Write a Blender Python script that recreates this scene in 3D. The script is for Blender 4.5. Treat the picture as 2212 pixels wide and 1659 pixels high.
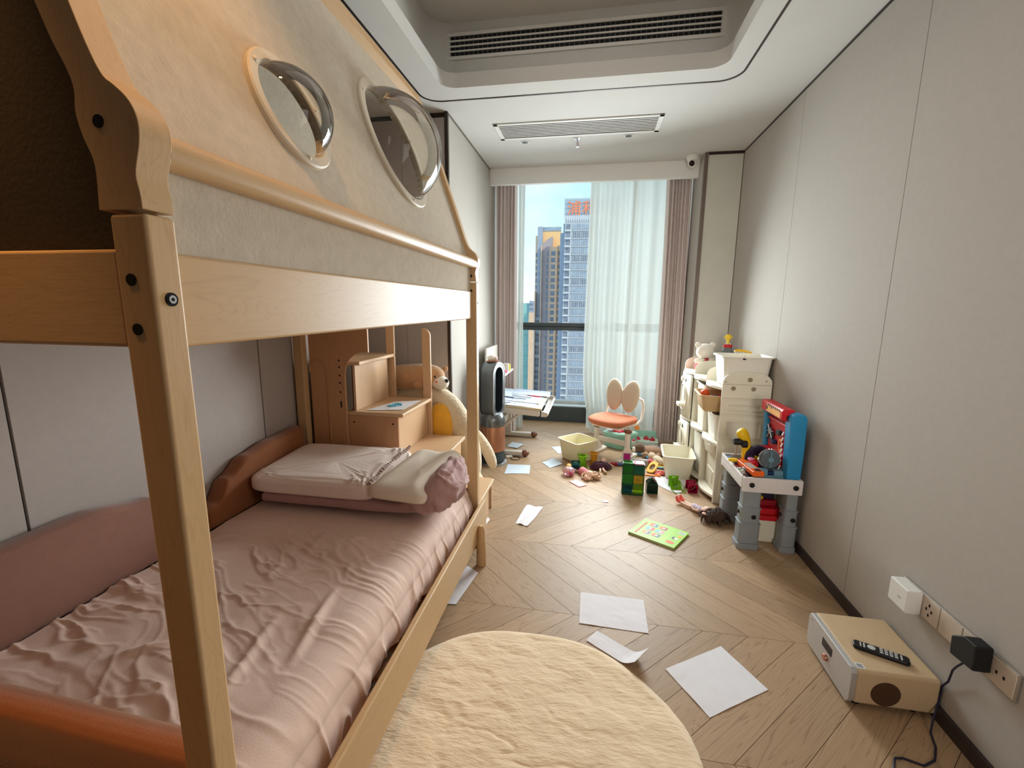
import bpy, bmesh, math, random
from mathutils import Vector, Matrix, noise as mnoise
random.seed(7)
for o in list(bpy.data.objects): bpy.data.objects.remove(o)
scn = bpy.context.scene
COL = scn.collection
PI = math.pi
def V(*a): return Vector(a)

# ------------------------------------------------------------------ camera
def cam_axes(yaw, pitch, roll):
    cy, sy = math.cos(yaw), math.sin(yaw)
    f = V(-sy*math.cos(pitch), cy*math.cos(pitch), -math.sin(pitch))
    r = V(cy, sy, 0); d = f.cross(r); c, s = math.cos(roll), math.sin(roll)
    return c*r + s*d, -s*r + c*d, f
r_, d_, f_ = cam_axes(.1742010, .1724120, -.0090669)
cam = bpy.data.objects.new('camera', bpy.data.cameras.new('camera')); COL.objects.link(cam)
m = Matrix((r_, -d_, -f_)).transposed().to_4x4(); m.translation = V(0, 0, 1.4)
cam.matrix_world = m
cam.data.sensor_width = 36; cam.data.lens = 36*966.53/2212
cam.data.clip_start = .02; cam.data.clip_end = 2000
scn.camera = cam

# ------------------------------------------------------------------ world, sun, lights, exposure
scn.view_settings.view_transform = 'Standard'; scn.view_settings.look = 'None'
scn.view_settings.gamma = 1; scn.view_settings.use_curve_mapping = False
scn.view_settings.exposure = 0.22
SKY = 1.10
w = bpy.data.worlds.new('sky'); scn.world = w; w.use_nodes = True
nt = w.node_tree; nt.nodes.clear()
def N(nt, t, **k):
    n = nt.nodes.new(t)
    for a, b in k.items():
        if a.startswith('i_'): n.inputs[a[2:].replace('_', ' ')].default_value = b
        else: setattr(n, a, b)
    return n
tc = N(nt, 'ShaderNodeTexCoord'); mp = N(nt, 'ShaderNodeMapping'); mp.inputs['Scale'].default_value = (2.0, 2.0, 4.2)
mp.inputs['Location'].default_value = (.35, .2, .75)
nz = N(nt, 'ShaderNodeTexNoise'); nz.inputs['Scale'].default_value = 1.6; nz.inputs['Detail'].default_value = 7; nz.inputs['Roughness'].default_value = .55
cr = N(nt, 'ShaderNodeValToRGB'); cr.color_ramp.elements[0].position = .42; cr.color_ramp.elements[1].position = .66
sx = N(nt, 'ShaderNodeSeparateXYZ'); gr = N(nt, 'ShaderNodeValToRGB')
e = gr.color_ramp.elements; e[0].position = .0; e[0].color = (.80, .92, .95, 1); e[1].position = .75; e[1].color = (.30, .58, .80, 1)
e2 = gr.color_ramp.elements.new(.28); e2.color = (.55, .84, .93, 1)
mx = N(nt, 'ShaderNodeMixRGB'); mx.inputs[2].default_value = (.93, .96, .97, 1)
bg = N(nt, 'ShaderNodeBackground'); bg.inputs['Strength'].default_value = SKY; ow = N(nt, 'ShaderNodeOutputWorld')
L = nt.links.new
L(tc.outputs['Generated'], mp.inputs['Vector']); L(mp.outputs['Vector'], nz.inputs['Vector']); L(nz.outputs['Fac'], cr.inputs['Fac'])
L(tc.outputs['Generated'], sx.inputs[0]); L(sx.outputs['Z'], gr.inputs['Fac'])
L(cr.outputs['Color'], mx.inputs[0]); L(gr.outputs['Color'], mx.inputs[1]); L(mx.outputs[0], bg.inputs['Color']); L(bg.outputs[0], ow.inputs[0])

def light(name, kind, loc, energy, color=(1, 1, 1), direction=(0, 0, -1), **k):
    d = bpy.data.lights.new(name, kind); d.energy = energy; d.color = color
    for a, b in k.items(): setattr(d, a, b)
    o = bpy.data.objects.new(name, d); COL.objects.link(o); o.location = loc
    o.rotation_euler = Vector(direction).to_track_quat('-Z', 'Y').to_euler()
    return o
light('sun', 'SUN', (50, -50, 100), 2.1, (1, .80, .58), (-.62, .62, -.48), angle=.01)
# area lights added inside the bay window to strengthen its daylight
light('window_daylight', 'AREA', (-.06, 5.50, 1.50), 21, (.90, .98, 1.0), (0, -1, -.04), shape='RECTANGLE', size=1.75, size_y=2.4)
light('bay_daylight_fill', 'AREA', (.33, 4.58, 1.33), 58, (.90, .98, 1.0), (-.32, -1, -.18), shape='RECTANGLE', size=1.0, size_y=1.35, spread=2.6)  # added fill on the room side of the curtains, boosts the daylight
# warm ceiling lamps over the foot of the bed, then added fill lights
light('warm_downlight', 'SPOT', (-.55, .64, 2.69), 20, (1, .50, .15), (-.20, .10, -1), spot_size=1.5, spot_blend=.95, shadow_soft_size=.04)
light('corner_downlight', 'SPOT', (-1.15, .36, 2.70), 70, (1, .52, .17), (.02, .09, -1), spot_size=.9, spot_blend=.8, shadow_soft_size=.03)
light('near_fill', 'AREA', (.75, -.88, 1.55), 6, (1, .93, .85), (.02, 1, -.10), shape='RECTANGLE', size=.6, size_y=1.6, spread=1.15)  # added fill from behind the camera, no doorway is built there
light('side_fill', 'AREA', (1.215, .66, 1.0), 5.2, (1, .93, .86), (-1, .12, -.05), shape='RECTANGLE', size=.5, size_y=1.9, spread=2.4)  # added fill from the right for the bed front and lower berth, no door there
light('tray_fill', 'AREA', (-.13, 1.75, 3.12), 5.0, (1, .92, .84), (0, 0, -1), shape='RECTANGLE', size=1.0, size_y=1.7)  # added soft fill shining down from the tray, which has no lit cove

# ------------------------------------------------------------------ materials
def lin(c):
    c = c/255
    return c/12.92 if c <= .04045 else ((c+.055)/1.055)**2.4
def rgb(r, g, b): return (lin(r), lin(g), lin(b), 1)
MATS = {}
def mat(name, c, rough=.6, metal=0, spec=.4, var=.06, vs=8, bump=0, bs=60, sheen=0, trans=0, ior=1.45, coat=0, emit=None, stretch=(1, 1, 1), detail=4):
    if name in MATS: return MATS[name]
    m = bpy.data.materials.new(name); m.use_nodes = True; t = m.node_tree; p = t.nodes['Principled BSDF']
    col = rgb(*c)
    p.inputs['Roughness'].default_value = rough; p.inputs['Metallic'].default_value = metal
    p.inputs['Specular IOR Level'].default_value = spec; p.inputs['IOR'].default_value = ior
    p.inputs['Sheen Weight'].default_value = sheen; p.inputs['Coat Weight'].default_value = coat
    p.inputs['Transmission Weight'].default_value = trans
    tc = N(t, 'ShaderNodeTexCoord'); mp = N(t, 'ShaderNodeMapping'); mp.inputs['Scale'].default_value = stretch
    t.links.new(tc.outputs['Object'], mp.inputs[0])
    n = N(t, 'ShaderNodeTexNoise'); n.inputs['Scale'].default_value = vs; n.inputs['Detail'].default_value = detail
    t.links.new(mp.outputs[0], n.inputs['Vector'])
    mr = N(t, 'ShaderNodeMapRange'); mr.inputs[1].default_value = .25; mr.inputs[2].default_value = .75
    mr.inputs[3].default_value = 1-var; mr.inputs[4].default_value = 1+var; t.links.new(n.outputs['Fac'], mr.inputs[0])
    mu = N(t, 'ShaderNodeVectorMath', operation='SCALE'); mu.inputs[0].default_value = col[:3]; t.links.new(mr.outputs[0], mu.inputs['Scale'])
    t.links.new(mu.outputs[0], p.inputs['Base Color'])
    if bump:
        b = N(t, 'ShaderNodeTexNoise'); b.inputs['Scale'].default_value = bs; b.inputs['Detail'].default_value = 5
        t.links.new(mp.outputs[0], b.inputs['Vector'])
        bp = N(t, 'ShaderNodeBump'); bp.inputs['Strength'].default_value = bump; bp.inputs['Distance'].default_value = .01
        t.links.new(b.outputs['Fac'], bp.inputs['Height']); t.links.new(bp.outputs[0], p.inputs['Normal'])
    if emit: p.inputs['Emission Color'].default_value = rgb(*emit[0]); p.inputs['Emission Strength'].default_value = emit[1]
    MATS[name] = m; return m
def wood(name, c1, c2, axis='Y', scale=9, rough=.45, obj_random=False, fine=.5, ring=.45, lng=.12, rings=26):
    if name in MATS: return MATS[name]
    m = bpy.data.materials.new(name); m.use_nodes = True; t = m.node_tree; p = t.nodes['Principled BSDF']
    p.inputs['Roughness'].default_value = rough; p.inputs['Specular IOR Level'].default_value = .3
    tc = N(t, 'ShaderNodeTexCoord'); mp = N(t, 'ShaderNodeMapping')
    st = {'X': (lng, 1, 1), 'Y': (1, lng, 1), 'Z': (1, 1, lng)}[axis]
    mp.inputs['Scale'].default_value = [s*scale for s in st]
    add = N(t, 'ShaderNodeVectorMath', operation='ADD')
    oi = N(t, 'ShaderNodeObjectInfo'); sc = N(t, 'ShaderNodeVectorMath', operation='SCALE'); sc.inputs[0].default_value = (7.3, 11.1, 5.7)
    t.links.new(oi.outputs['Random'], sc.inputs['Scale']); t.links.new(tc.outputs['Object'], add.inputs[0]); t.links.new(sc.outputs[0], add.inputs[1])
    t.links.new(add.outputs[0], mp.inputs[0])
    n1 = N(t, 'ShaderNodeTexNoise'); n1.inputs['Scale'].default_value = 1.6; n1.inputs['Detail'].default_value = 2; n1.inputs['Distortion'].default_value = .8
    n2 = N(t, 'ShaderNodeTexNoise'); n2.inputs['Scale'].default_value = 14; n2.inputs['Detail'].default_value = 6; n2.inputs['Roughness'].default_value = .7
    t.links.new(mp.outputs[0], n1.inputs['Vector']); t.links.new(mp.outputs[0], n2.inputs['Vector'])
    # growth rings: contour lines of the slow noise
    mul = N(t, 'ShaderNodeMath', operation='MULTIPLY'); mul.inputs[1].default_value = rings; t.links.new(n1.outputs['Fac'], mul.inputs[0])
    fr = N(t, 'ShaderNodeMath', operation='FRACT'); t.links.new(mul.outputs[0], fr.inputs[0])
    rp = N(t, 'ShaderNodeValToRGB'); rp.color_ramp.elements[0].position = .0; rp.color_ramp.elements[0].color = (1, 1, 1, 1)
    rp.color_ramp.elements[1].position = .22; rp.color_ramp.elements[1].color = (0, 0, 0, 1)
    x = rp.color_ramp.elements.new(.9); x.color = (.1, .1, .1, 1); x = rp.color_ramp.elements.new(1.); x.color = (1, 1, 1, 1)
    t.links.new(fr.outputs[0], rp.inputs[0])
    mm0 = N(t, 'ShaderNodeMath', operation='MULTIPLY'); mm0.inputs[1].default_value = ring; t.links.new(rp.outputs[0], mm0.inputs[0])
    mm = N(t, 'ShaderNodeMath', operation='MULTIPLY'); t.links.new(mm0.outputs[0], mm.inputs[0]); t.links.new(n2.outputs['Fac'], mm.inputs[1])
    ad = N(t, 'ShaderNodeMath', operation='MULTIPLY_ADD'); ad.inputs[1].default_value = fine; ad.inputs[2].default_value = 0
    t.links.new(n2.outputs['Fac'], ad.inputs[0])
    sm = N(t, 'ShaderNodeMath', operation='ADD'); sm.use_clamp = True; t.links.new(mm.outputs[0], sm.inputs[0]); t.links.new(ad.outputs[0], sm.inputs[1])
    mix = N(t, 'ShaderNodeMixRGB'); mix.inputs[1].default_value = rgb(*c1); mix.inputs[2].default_value = rgb(*c2); t.links.new(sm.outputs[0], mix.inputs[0])
    last = mix.outputs[0]
    if obj_random:
        mr = N(t, 'ShaderNodeMapRange'); mr.inputs[3].default_value = .86; mr.inputs[4].default_value = 1.08; t.links.new(oi.outputs['Random'], mr.inputs[0])
        s2 = N(t, 'ShaderNodeVectorMath', operation='SCALE'); t.links.new(last, s2.inputs[0]); t.links.new(mr.outputs[0], s2.inputs['Scale']); last = s2.outputs[0]
    t.links.new(last, p.inputs['Base Color'])
    bp = N(t, 'ShaderNodeBump'); bp.inputs['Strength'].default_value = .12; bp.inputs['Distance'].default_value = .003; t.links.new(n2.outputs['Fac'], bp.inputs['Height']); t.links.new(bp.outputs[0], p.inputs['Normal'])
    MATS[name] = m; return m
def clear(name, c, trans=.85, gloss=.12, rough=.03, body=0):
    """thin clear sheet: see-through, with a fresnel gloss; body adds a diffuse tint"""
    if name in MATS: return MATS[name]
    m = bpy.data.materials.new(name); m.use_nodes = True; t = m.node_tree; t.nodes.remove(t.nodes['Principled BSDF'])
    tr = N(t, 'ShaderNodeBsdfTransparent'); tr.inputs[0].default_value = rgb(*c)
    gl = N(t, 'ShaderNodeBsdfGlossy'); gl.inputs['Roughness'].default_value = rough; gl.inputs[0].default_value = (.9, .9, .9, 1)
    fr = N(t, 'ShaderNodeFresnel'); fr.inputs[0].default_value = 1.35
    mu = N(t, 'ShaderNodeMath', operation='MULTIPLY'); mu.inputs[1].default_value = gloss*6; mu.use_clamp = True; t.links.new(fr.outputs[0], mu.inputs[0])
    mx = N(t, 'ShaderNodeMixShader'); t.links.new(mu.outputs[0], mx.inputs[0]); last = tr.outputs[0]
    if body:
        df = N(t, 'ShaderNodeBsdfTranslucent'); df.inputs[0].default_value = rgb(*c); d2 = N(t, 'ShaderNodeBsdfDiffuse'); d2.inputs[0].default_value = rgb(*c)
        a = N(t, 'ShaderNodeMixShader'); a.inputs[0].default_value = .5; t.links.new(df.outputs[0], a.inputs[1]); t.links.new(d2.outputs[0], a.inputs[2])
        b = N(t, 'ShaderNodeMixShader'); b.inputs[0].default_value = body; t.links.new(tr.outputs[0], b.inputs[1]); t.links.new(a.outputs[0], b.inputs[2]); last = b.outputs[0]
    t.links.new(last, mx.inputs[1]); t.links.new(gl.outputs[0], mx.inputs[2])
    t.links.new(mx.outputs[0], t.nodes['Material Output'].inputs[0]); MATS[name] = m; return m
def cloth_thin(name, c, see=.25, transl=.6):
    m = bpy.data.materials.new(name); m.use_nodes = True; t = m.node_tree; t.nodes.remove(t.nodes['Principled BSDF'])
    tr = N(t, 'ShaderNodeBsdfTransparent'); tl = N(t, 'ShaderNodeBsdfTranslucent'); df = N(t, 'ShaderNodeBsdfDiffuse')
    tc = N(t, 'ShaderNodeTexCoord'); wv = N(t, 'ShaderNodeTexNoise'); wv.inputs['Scale'].default_value = 300; t.links.new(tc.outputs['Object'], wv.inputs['Vector'])
    mr = N(t, 'ShaderNodeMapRange'); mr.inputs[3].default_value = .95; mr.inputs[4].default_value = 1.03; t.links.new(wv.outputs['Fac'], mr.inputs[0])
    s = N(t, 'ShaderNodeVectorMath', operation='SCALE'); s.inputs[0].default_value = rgb(*c)[:3]; t.links.new(mr.outputs[0], s.inputs['Scale'])
    t.links.new(s.outputs[0], tl.inputs[0]); t.links.new(s.outputs[0], df.inputs[0])
    a = N(t, 'ShaderNodeMixShader'); a.inputs[0].default_value = transl; t.links.new(df.outputs[0], a.inputs[1]); t.links.new(tl.outputs[0], a.inputs[2])
    b = N(t, 'ShaderNodeMixShader'); b.inputs[0].default_value = see; t.links.new(a.outputs[0], b.inputs[1]); t.links.new(tr.outputs[0], b.inputs[2])
    t.links.new(b.outputs[0], t.nodes['Material Output'].inputs[0]); MATS[name] = m; return m

wallm = mat('wall_fabric', (182, 176, 168), .8, var=.025, vs=40, bump=.08, bs=400, spec=.2)
wallm2 = mat('wall_fabric_mauve', (178, 168, 162), .8, var=.03, vs=40, bump=.08, bs=400, spec=.2)
ceilm = mat('ceiling_paint', (206, 205, 201), .85, var=.015, vs=5, spec=.2)
trimm = mat('dark_bronze_trim', (62, 52, 48), .35, .5, var=.08)
trimb = mat('brown_trim', (112, 98, 88), .4, .3, var=.08)
basem = mat('baseboard_dark', (66, 56, 54), .4, .2, var=.08)
plankm = wood('oak_plank', (182, 153, 120), (142, 111, 83), 'X', 9, .46, True, .32, 1.15, .055, 20)
subm = mat('subfloor', (70, 55, 42), .9)
bedw = {a: wood('maple_'+a, (208, 174, 130), (178, 140, 98), a, 7, .4, False, .42) for a in 'XYZ'}
stairw = {a: wood('beech_'+a, (222, 186, 148), (196, 156, 116), a, 6, .4, False, .45) for a in 'XYZ'}
darkw = wood('walnut_panel', (206, 158, 118), (180, 132, 94), 'Z', 5, .45, False, .5)
felt = mat('grey_felt', (196, 184, 166), .95, var=.08, vs=34, bump=.12, bs=120, spec=.1, detail=8)
blackm = mat('black_plastic', (22, 22, 24), .45, var=.1)
holem = mat('dark_hole', (16, 14, 14), .9)
white = mat('white_plastic', (232, 231, 226), .4, var=.02)
cream = mat('cream_plastic', (234, 228, 206), .38, var=.03)
cream2 = mat('cream_plastic_shelf', (236, 230, 212), .42, var=.03)
steel = mat('steel', (190, 192, 195), .28, .9, var=.04)
paperm = mat('paper', (236, 234, 238), .8, var=.02, vs=14, bump=.25, bs=9)
paperb = mat('paper_blue', (206, 218, 230), .8, var=.02, vs=14, bump=.2, bs=9)
frame_m = mat('window_frame', (74, 84, 88), .4, .3, var=.05)

# ------------------------------------------------------------------ mesh builder
class MB:
    def __init__(s): s.v = []; s.f = []; s.mi = []; s.cur = 0
    def add(s, vs, fs, M=None):
        k = len(s.v)
        s.v += [tuple(M @ Vector(p)) if M else tuple(p) for p in vs]
        s.f += [tuple(i+k for i in f) for f in fs]; s.mi += [s.cur]*len(fs); return s
    def box(s, lo, hi, M=None):
        (a, b, c), (d, e, f) = lo, hi
        return s.add([(a, b, c), (d, b, c), (d, e, c), (a, e, c), (a, b, f), (d, b, f), (d, e, f), (a, e, f)],
                     [(0, 3, 2, 1), (4, 5, 6, 7), (0, 1, 5, 4), (1, 2, 6, 5), (2, 3, 7, 6), (3, 0, 4, 7)], M)
    def cyl(s, p0, p1, r0, r1=None, n=16, caps=True):
        r1 = r0 if r1 is None else r1
        return s.loft([(p0, r0), (p1, r1)], n, caps)
    def loft(s, rings, n=16, caps=True):
        pts = [Vector(p) for p, _ in rings]; k = len(s.v); up = None
        for i, (p, r) in enumerate(rings):
            t = (pts[min(i+1, len(pts)-1)]-pts[max(i-1, 0)]).normalized()
            if up is None:
                up = t.orthogonal().normalized()
            else: up = (up - t*up.dot(t)).normalized()
            b = t.cross(up)
            rx, ry = r if isinstance(r, tuple) else (r, r)
            s.v += [tuple(Vector(p) + up*rx*math.cos(2*PI*j/n) + b*ry*math.sin(2*PI*j/n)) for j in range(n)]
        q = []
        for i in range(len(rings)-1):
            for j in range(n):
                a = k+i*n+j; b2 = k+i*n+(j+1) % n; q.append((a, b2, b2+n, a+n))
        if caps: q.append(tuple(k+j for j in reversed(range(n)))); q.append(tuple(k+(len(rings)-1)*n+j for j in range(n)))
        s.f += q; s.mi += [s.cur]*len(q); return s
    def lathe(s, prof, c=(0, 0, 0), n=24, M=None):
        vs = []; fs = []
        for r, z in prof:
            vs += [(c[0]+r*math.cos(2*PI*j/n), c[1]+r*math.sin(2*PI*j/n), c[2]+z) for j in range(n)]
        for i in range(len(prof)-1):
            for j in range(n):
                a = i*n+j; b = i*n+(j+1) % n; fs.append((a, b, b+n, a+n))
        fs.append(tuple(reversed(range(n)))); fs.append(tuple((len(prof)-1)*n+j for j in range(n)))
        return s.add(vs, fs, M)
    def prism(s, poly, h0, h1, axis='Z', M=None):
        """poly in the plane across axis, extruded h0..h1 along axis"""
        def P(a, b, h): return {'Z': (a, b, h), 'Y': (a, h, b), 'X': (h, a, b)}[axis]
        n = len(poly); vs = [P(a, b, h0) for a, b in poly]+[P(a, b, h1) for a, b in poly]
        fs = [tuple(range(n)), tuple(reversed(range(n, 2*n)))]+[(i, i+n, (i+1) % n+n, (i+1) % n) for i in range(n)]
        return s.add(vs, fs, M)
    def ball(s, c, r, n=16, M=None, k=None):
        k = k or n//2; rx, ry, rz = r if isinstance(r, (tuple, list)) else (r, r, r); vs = [(c[0], c[1], c[2]-rz)]; fs = []
        for i in range(1, k):
            a = -PI/2+PI*i/k
            vs += [(c[0]+rx*math.cos(a)*math.cos(2*PI*j/n), c[1]+ry*math.cos(a)*math.sin(2*PI*j/n), c[2]+rz*math.sin(a)) for j in range(n)]
        vs.append((c[0], c[1], c[2]+rz)); t = len(vs)-1
        for j in range(n):
            j2 = (j+1) % n; fs.append((0, 1+j2, 1+j)); fs.append((t, t-n+j, t-n+j2))
            for i in range(k-2): a = 1+i*n; fs.append((a+j, a+j2, a+n+j2, a+n+j))
        return s.add(vs, fs, M)
    def tube(s, pts, r, n=8, caps=True, closed=False):
        return s.loft([(p, r[i] if isinstance(r, list) else r) for i, p in enumerate(pts)], n, caps)
    def grid(s, fn, nu, nv, closed_u=False):
        k = len(s.v)
        for i in range(nu+1):
            for j in range(nv+1): s.v.append(tuple(fn(i/nu, j/nv)))
        for i in range(nu):
            for j in range(nv):
                a = k+i*(nv+1)+j; s.f.append((a, a+nv+1, a+nv+2, a+1)); s.mi.append(s.cur)
        return s
    def build(s, name, mats, parent=None, bevel=0, seg=2, smooth=False, sub=0, solid=0, world=None, autos=True, rec=True):
        if not isinstance(mats, (list, tuple)): mats = [mats]
        off = V(0, 0, 0)
        if parent is not None and world:
            p = parent
            while p: off += p.location; p = p.parent
        me = bpy.data.meshes.new(name); me.from_pydata([tuple(Vector(p)-off) for p in s.v], [], s.f)
        for mm in mats: me.materials.append(mm)
        me.polygons.foreach_set('material_index', s.mi)
        bm = bmesh.new(); bm.from_mesh(me)
        if rec: bmesh.ops.recalc_face_normals(bm, faces=bm.faces)
        bm.to_mesh(me); bm.free()
        if smooth or bevel or sub: me.polygons.foreach_set('use_smooth', [True]*len(me.polygons))
        o = bpy.data.objects.new(name, me); COL.objects.link(o)
        if parent is not None: o.parent = parent
        if solid: md = o.modifiers.new('s', 'SOLIDIFY'); md.thickness = solid; md.offset = 0
        if bevel:
            md = o.modifiers.new('b', 'BEVEL'); md.width = bevel; md.segments = seg; md.limit_method = 'ANGLE'; md.angle_limit = .6; md.harden_normals = True
        if sub: md = o.modifiers.new('u', 'SUBSURF'); md.levels = sub; md.render_levels = sub
        if smooth and not sub and autos:
            me.set_sharp_from_angle(angle=.75)
        return o
def thing(name, label, cat, loc=(0, 0, 0), rotz=0, group=None):
    o = bpy.data.objects.new(name, None); COL.objects.link(o); o.location = loc; o.rotation_euler = (0, 0, rotz); o.empty_display_size = .05
    o['label'] = label; o['category'] = cat
    if group: o['group'] = group
    return o
def tag(o, label, cat, group=None, kind=None):
    o['label'] = label; o['category'] = cat
    if group: o['group'] = group
    if kind: o['kind'] = kind
    return o
def struct(o): o['kind'] = 'structure'; return o
def stuff(o): o['kind'] = 'stuff'; return o
def bx(lo, hi): return MB().box(lo, hi)
def rrect(x0, y0, x1, y1, r, n=6):
    out = []
    for cx, cy, a in ((x1-r, y1-r, 0), (x0+r, y1-r, 90), (x0+r, y0+r, 180), (x1-r, y0+r, 270)):
        for i in range(n+1):
            t = math.radians(a+90*i/n); out.append((cx+r*math.cos(t), cy+r*math.sin(t)))
    return out
def ell(cx, cy, rx, ry, n=24, p=2): 
    out = []
    for i in range(n):
        t = 2*PI*i/n; c, s = math.cos(t), math.sin(t)
        out.append((cx+rx*math.copysign(abs(c)**(2/p), c), cy+ry*math.copysign(abs(s)**(2/p), s)))
    return out
def fbm(x, y, z=0, o=4): return mnoise.fractal(V(x, y, z), 1.0, 2.0, o)

# ------------------------------------------------------------------ room
XR, XL, XB, YN, YN2 = 1.235, -1.74, -1.053, -.95, 3.27      # right wall, left niche wall, bay left wall, near wall, end of niche
ZC, YW = 2.734, 5.62
fl = bx((XL-.1, YN-.1, -.06), (XR+.1, 5.75, -.009)).build('floor', subm); struct(fl)
def clip(poly, ax, val, keep_gt):
    out = []
    for i in range(len(poly)):
        a, b = poly[i], poly[(i+1) % len(poly)]; ina = (a[ax] > val) == keep_gt; inb = (b[ax] > val) == keep_gt
        if ina: out.append(a)
        if ina != inb:
            t = (val-a[ax])/(b[ax]-a[ax]); out.append((a[0]+t*(b[0]-a[0]), a[1]+t*(b[1]-a[1])))
    return out
PIT, RH = .186, .602
row0 = -5
for r in range(row0, 6):
    y0 = 1.875+RH*r; y1 = y0+RH; s = -1 if r % 2 == 0 else 1
    ph = .159 if r % 2 == 0 else .159-RH
    for i in range(-26, 26):
        xa = ph+PIT*i
        poly = [(xa, y0), (xa+PIT, y0), (xa+PIT+s*RH, y1), (xa+s*RH, y1)]
        for ax, val, gt in ((0, XL if y0 < 3.1 else XB, True), (0, XR, False), (1, YN, True), (1, 5.39, False)):
            if poly: poly = clip(poly, ax, val, gt)
        if len(poly) < 3: continue
        cx = sum(p[0] for p in poly)/len(poly); cy = sum(p[1] for p in poly)/len(poly)
        ar = abs(sum(poly[k][0]*poly[(k+1) % len(poly)][1]-poly[(k+1) % len(poly)][0]*poly[k][1] for k in range(len(poly))))/2
        if ar < .0006: continue
        ang = PI/4 if s > 0 else 3*PI/4
        c, sn = math.cos(-ang), math.sin(-ang)
        lp = [((x-cx)*c-(y-cy)*sn, (x-cx)*sn+(y-cy)*c) for x, y in poly]
        def inset(q, d):
            k = len(q); ar2 = sum(q[i][0]*q[(i+1) % k][1]-q[(i+1) % k][0]*q[i][1] for i in range(k)); sg = 1 if ar2 > 0 else -1; ls = []
            for i in range(k):
                (xa_, ya_), (xb_, yb_) = q[i], q[(i+1) % k]; dx, dy = xb_-xa_, yb_-ya_; l = max(math.hypot(dx, dy), 1e-6); nx, ny = -dy/l*sg, dx/l*sg
                ls.append((xa_+nx*d, ya_+ny*d, dx/l, dy/l))
            out = []
            for i in range(k):
                x1, y1_, a1, b1 = ls[i-1]; x2, y2_, a2, b2 = ls[i]; den = a1*b2-b1*a2
                if abs(den) < 1e-6: out.append((x2, y2_)); continue
                t = ((x2-x1)*b2-(y2_-y1_)*a2)/den; out.append((x1+a1*t, y1_+b1*t))
            return out
        n = len(lp); lo = [(x, y, -.008) for x, y in inset(lp, .0003)]; mi = [(x, y, -.0012) for x, y in inset(lp, .0006)]; up = [(x, y, 0) for x, y in inset(lp, .0010)]
        mb = MB(); mb.add(lo+mi+up, [tuple(range(2*n, 3*n))]+[(k, (k+1) % n, (k+1) % n+n, k+n) for k in range(n)]+[(k+n, (k+1) % n+n, (k+1) % n+2*n, k+2*n) for k in range(n)])
        o = mb.build('plank', plankm, fl); o.location = (cx, cy, 0); o.rotation_euler = (0, 0, ang)
# right wall: cloth panels with fine joints
wr = bx((XR+.012, YN-.1, 0), (XR+.11, 5.75, 3.2)).build('wall_right', trimb); struct(wr)
for a, b in ((YN, .06), (.06, 1.125), (1.125, 2.186), (2.186, 3.272), (3.272, 4.412)):
    bx((XR, a+.0012, .053), (XR+.012, b-.0012, ZC-.012)).build('panel', wallm, wr, bevel=.001, seg=1)
struct(bx((XR-.012, YN, 0), (XR+.012, 4.412, .053)).build('baseboard_right', basem))
struct(bx((XR-.004, YN, ZC-.012), (XR+.012, 4.412, ZC)).build('trim_1', trimm))
# left niche wall
wl = bx((XL-.11, YN-.1, 0), (XL-.012, 3.37, 3.2)).build('wall_left', trimm); struct(wl)
for a, b in ((YN, 1.037), (1.037, 2.10), (2.10, 3.27)):
    bx((XL-.012, a+.004, .07), (XL, b-.004, ZC)).build('panel', wallm2, wl, bevel=.001, seg=1)
# end of the niche (faces the bed) and left wall of the bay
wn = bx((XL, YN2+.012, 0), (XB-.02, 3.39, 2.95)).build('wall_niche', trimm); struct(wn)
for a, b in ((XL, -1.40), (-1.40, XB-.02)):
    bx((a+.001, YN2, .07), (b-.001, YN2+.012, ZC-.035)).build('panel', wallm2, wn, bevel=.001, seg=1)
struct(bx((XB-.02, YN2-.006, 0), (XB+.004, YN2+.02, ZC)).build('trim_2', trimm))
wb = bx((XB-.12, 3.30, 0), (XB-.012, 5.75, 3.2)).build('wall_bay', trimb); struct(wb)
for a, b in ((3.29, 4.10), (4.10, 5.74)):
    bx((XB-.012, a+.0015, .07), (XB, b-.0015, ZC-.012 if b < 5 else 2.96)).build('panel', wallm, wb, bevel=.001, seg=1)
struct(bx((XB-.012, 3.29, ZC-.012), (XB+.004, 4.611, ZC)).build('trim_3', trimb))
struct(bx((XB-.012, 3.29, 0), (XB+.012, 5.39, .07)).build('baseboard_left', basem))
# pillar to the right of the window
pl = bx((.927, 4.426, 0), (XR+.05, 5.74, 2.97)).build('wall_far', trimb); struct(pl)
bx((.945, 4.412, .053), (XR-.004, 4.426, ZC-.022)).build('panel', mat('pillar_cloth', (210, 210, 200), .8, var=.03, bump=.08, bs=300), pl, bevel=.001, seg=1)
bx((.913, 4.442, 0), (.927, 5.6, 2.96)).build('panel', wallm, pl)
struct(bx((.919, 4.404, 0), (.943, 4.442, ZC)).build('trim_4', trimb))
struct(bx((.943, 4.404, ZC-.022), (XR, 4.426, ZC)).build('trim_5', trimm))
struct(bx((.943, 4.404, 0), (XR, 4.426, .053)).build('baseboard_far', basem))
# near wall behind the camera, made dark to cut bounce onto the bed end
wq = bx((XL-.1, YN-.1, 0), (XR+.1, YN, 3.2)).build('wall_near', mat('near_wall_dark', (84, 66, 54), .6)); struct(wq)
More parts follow.
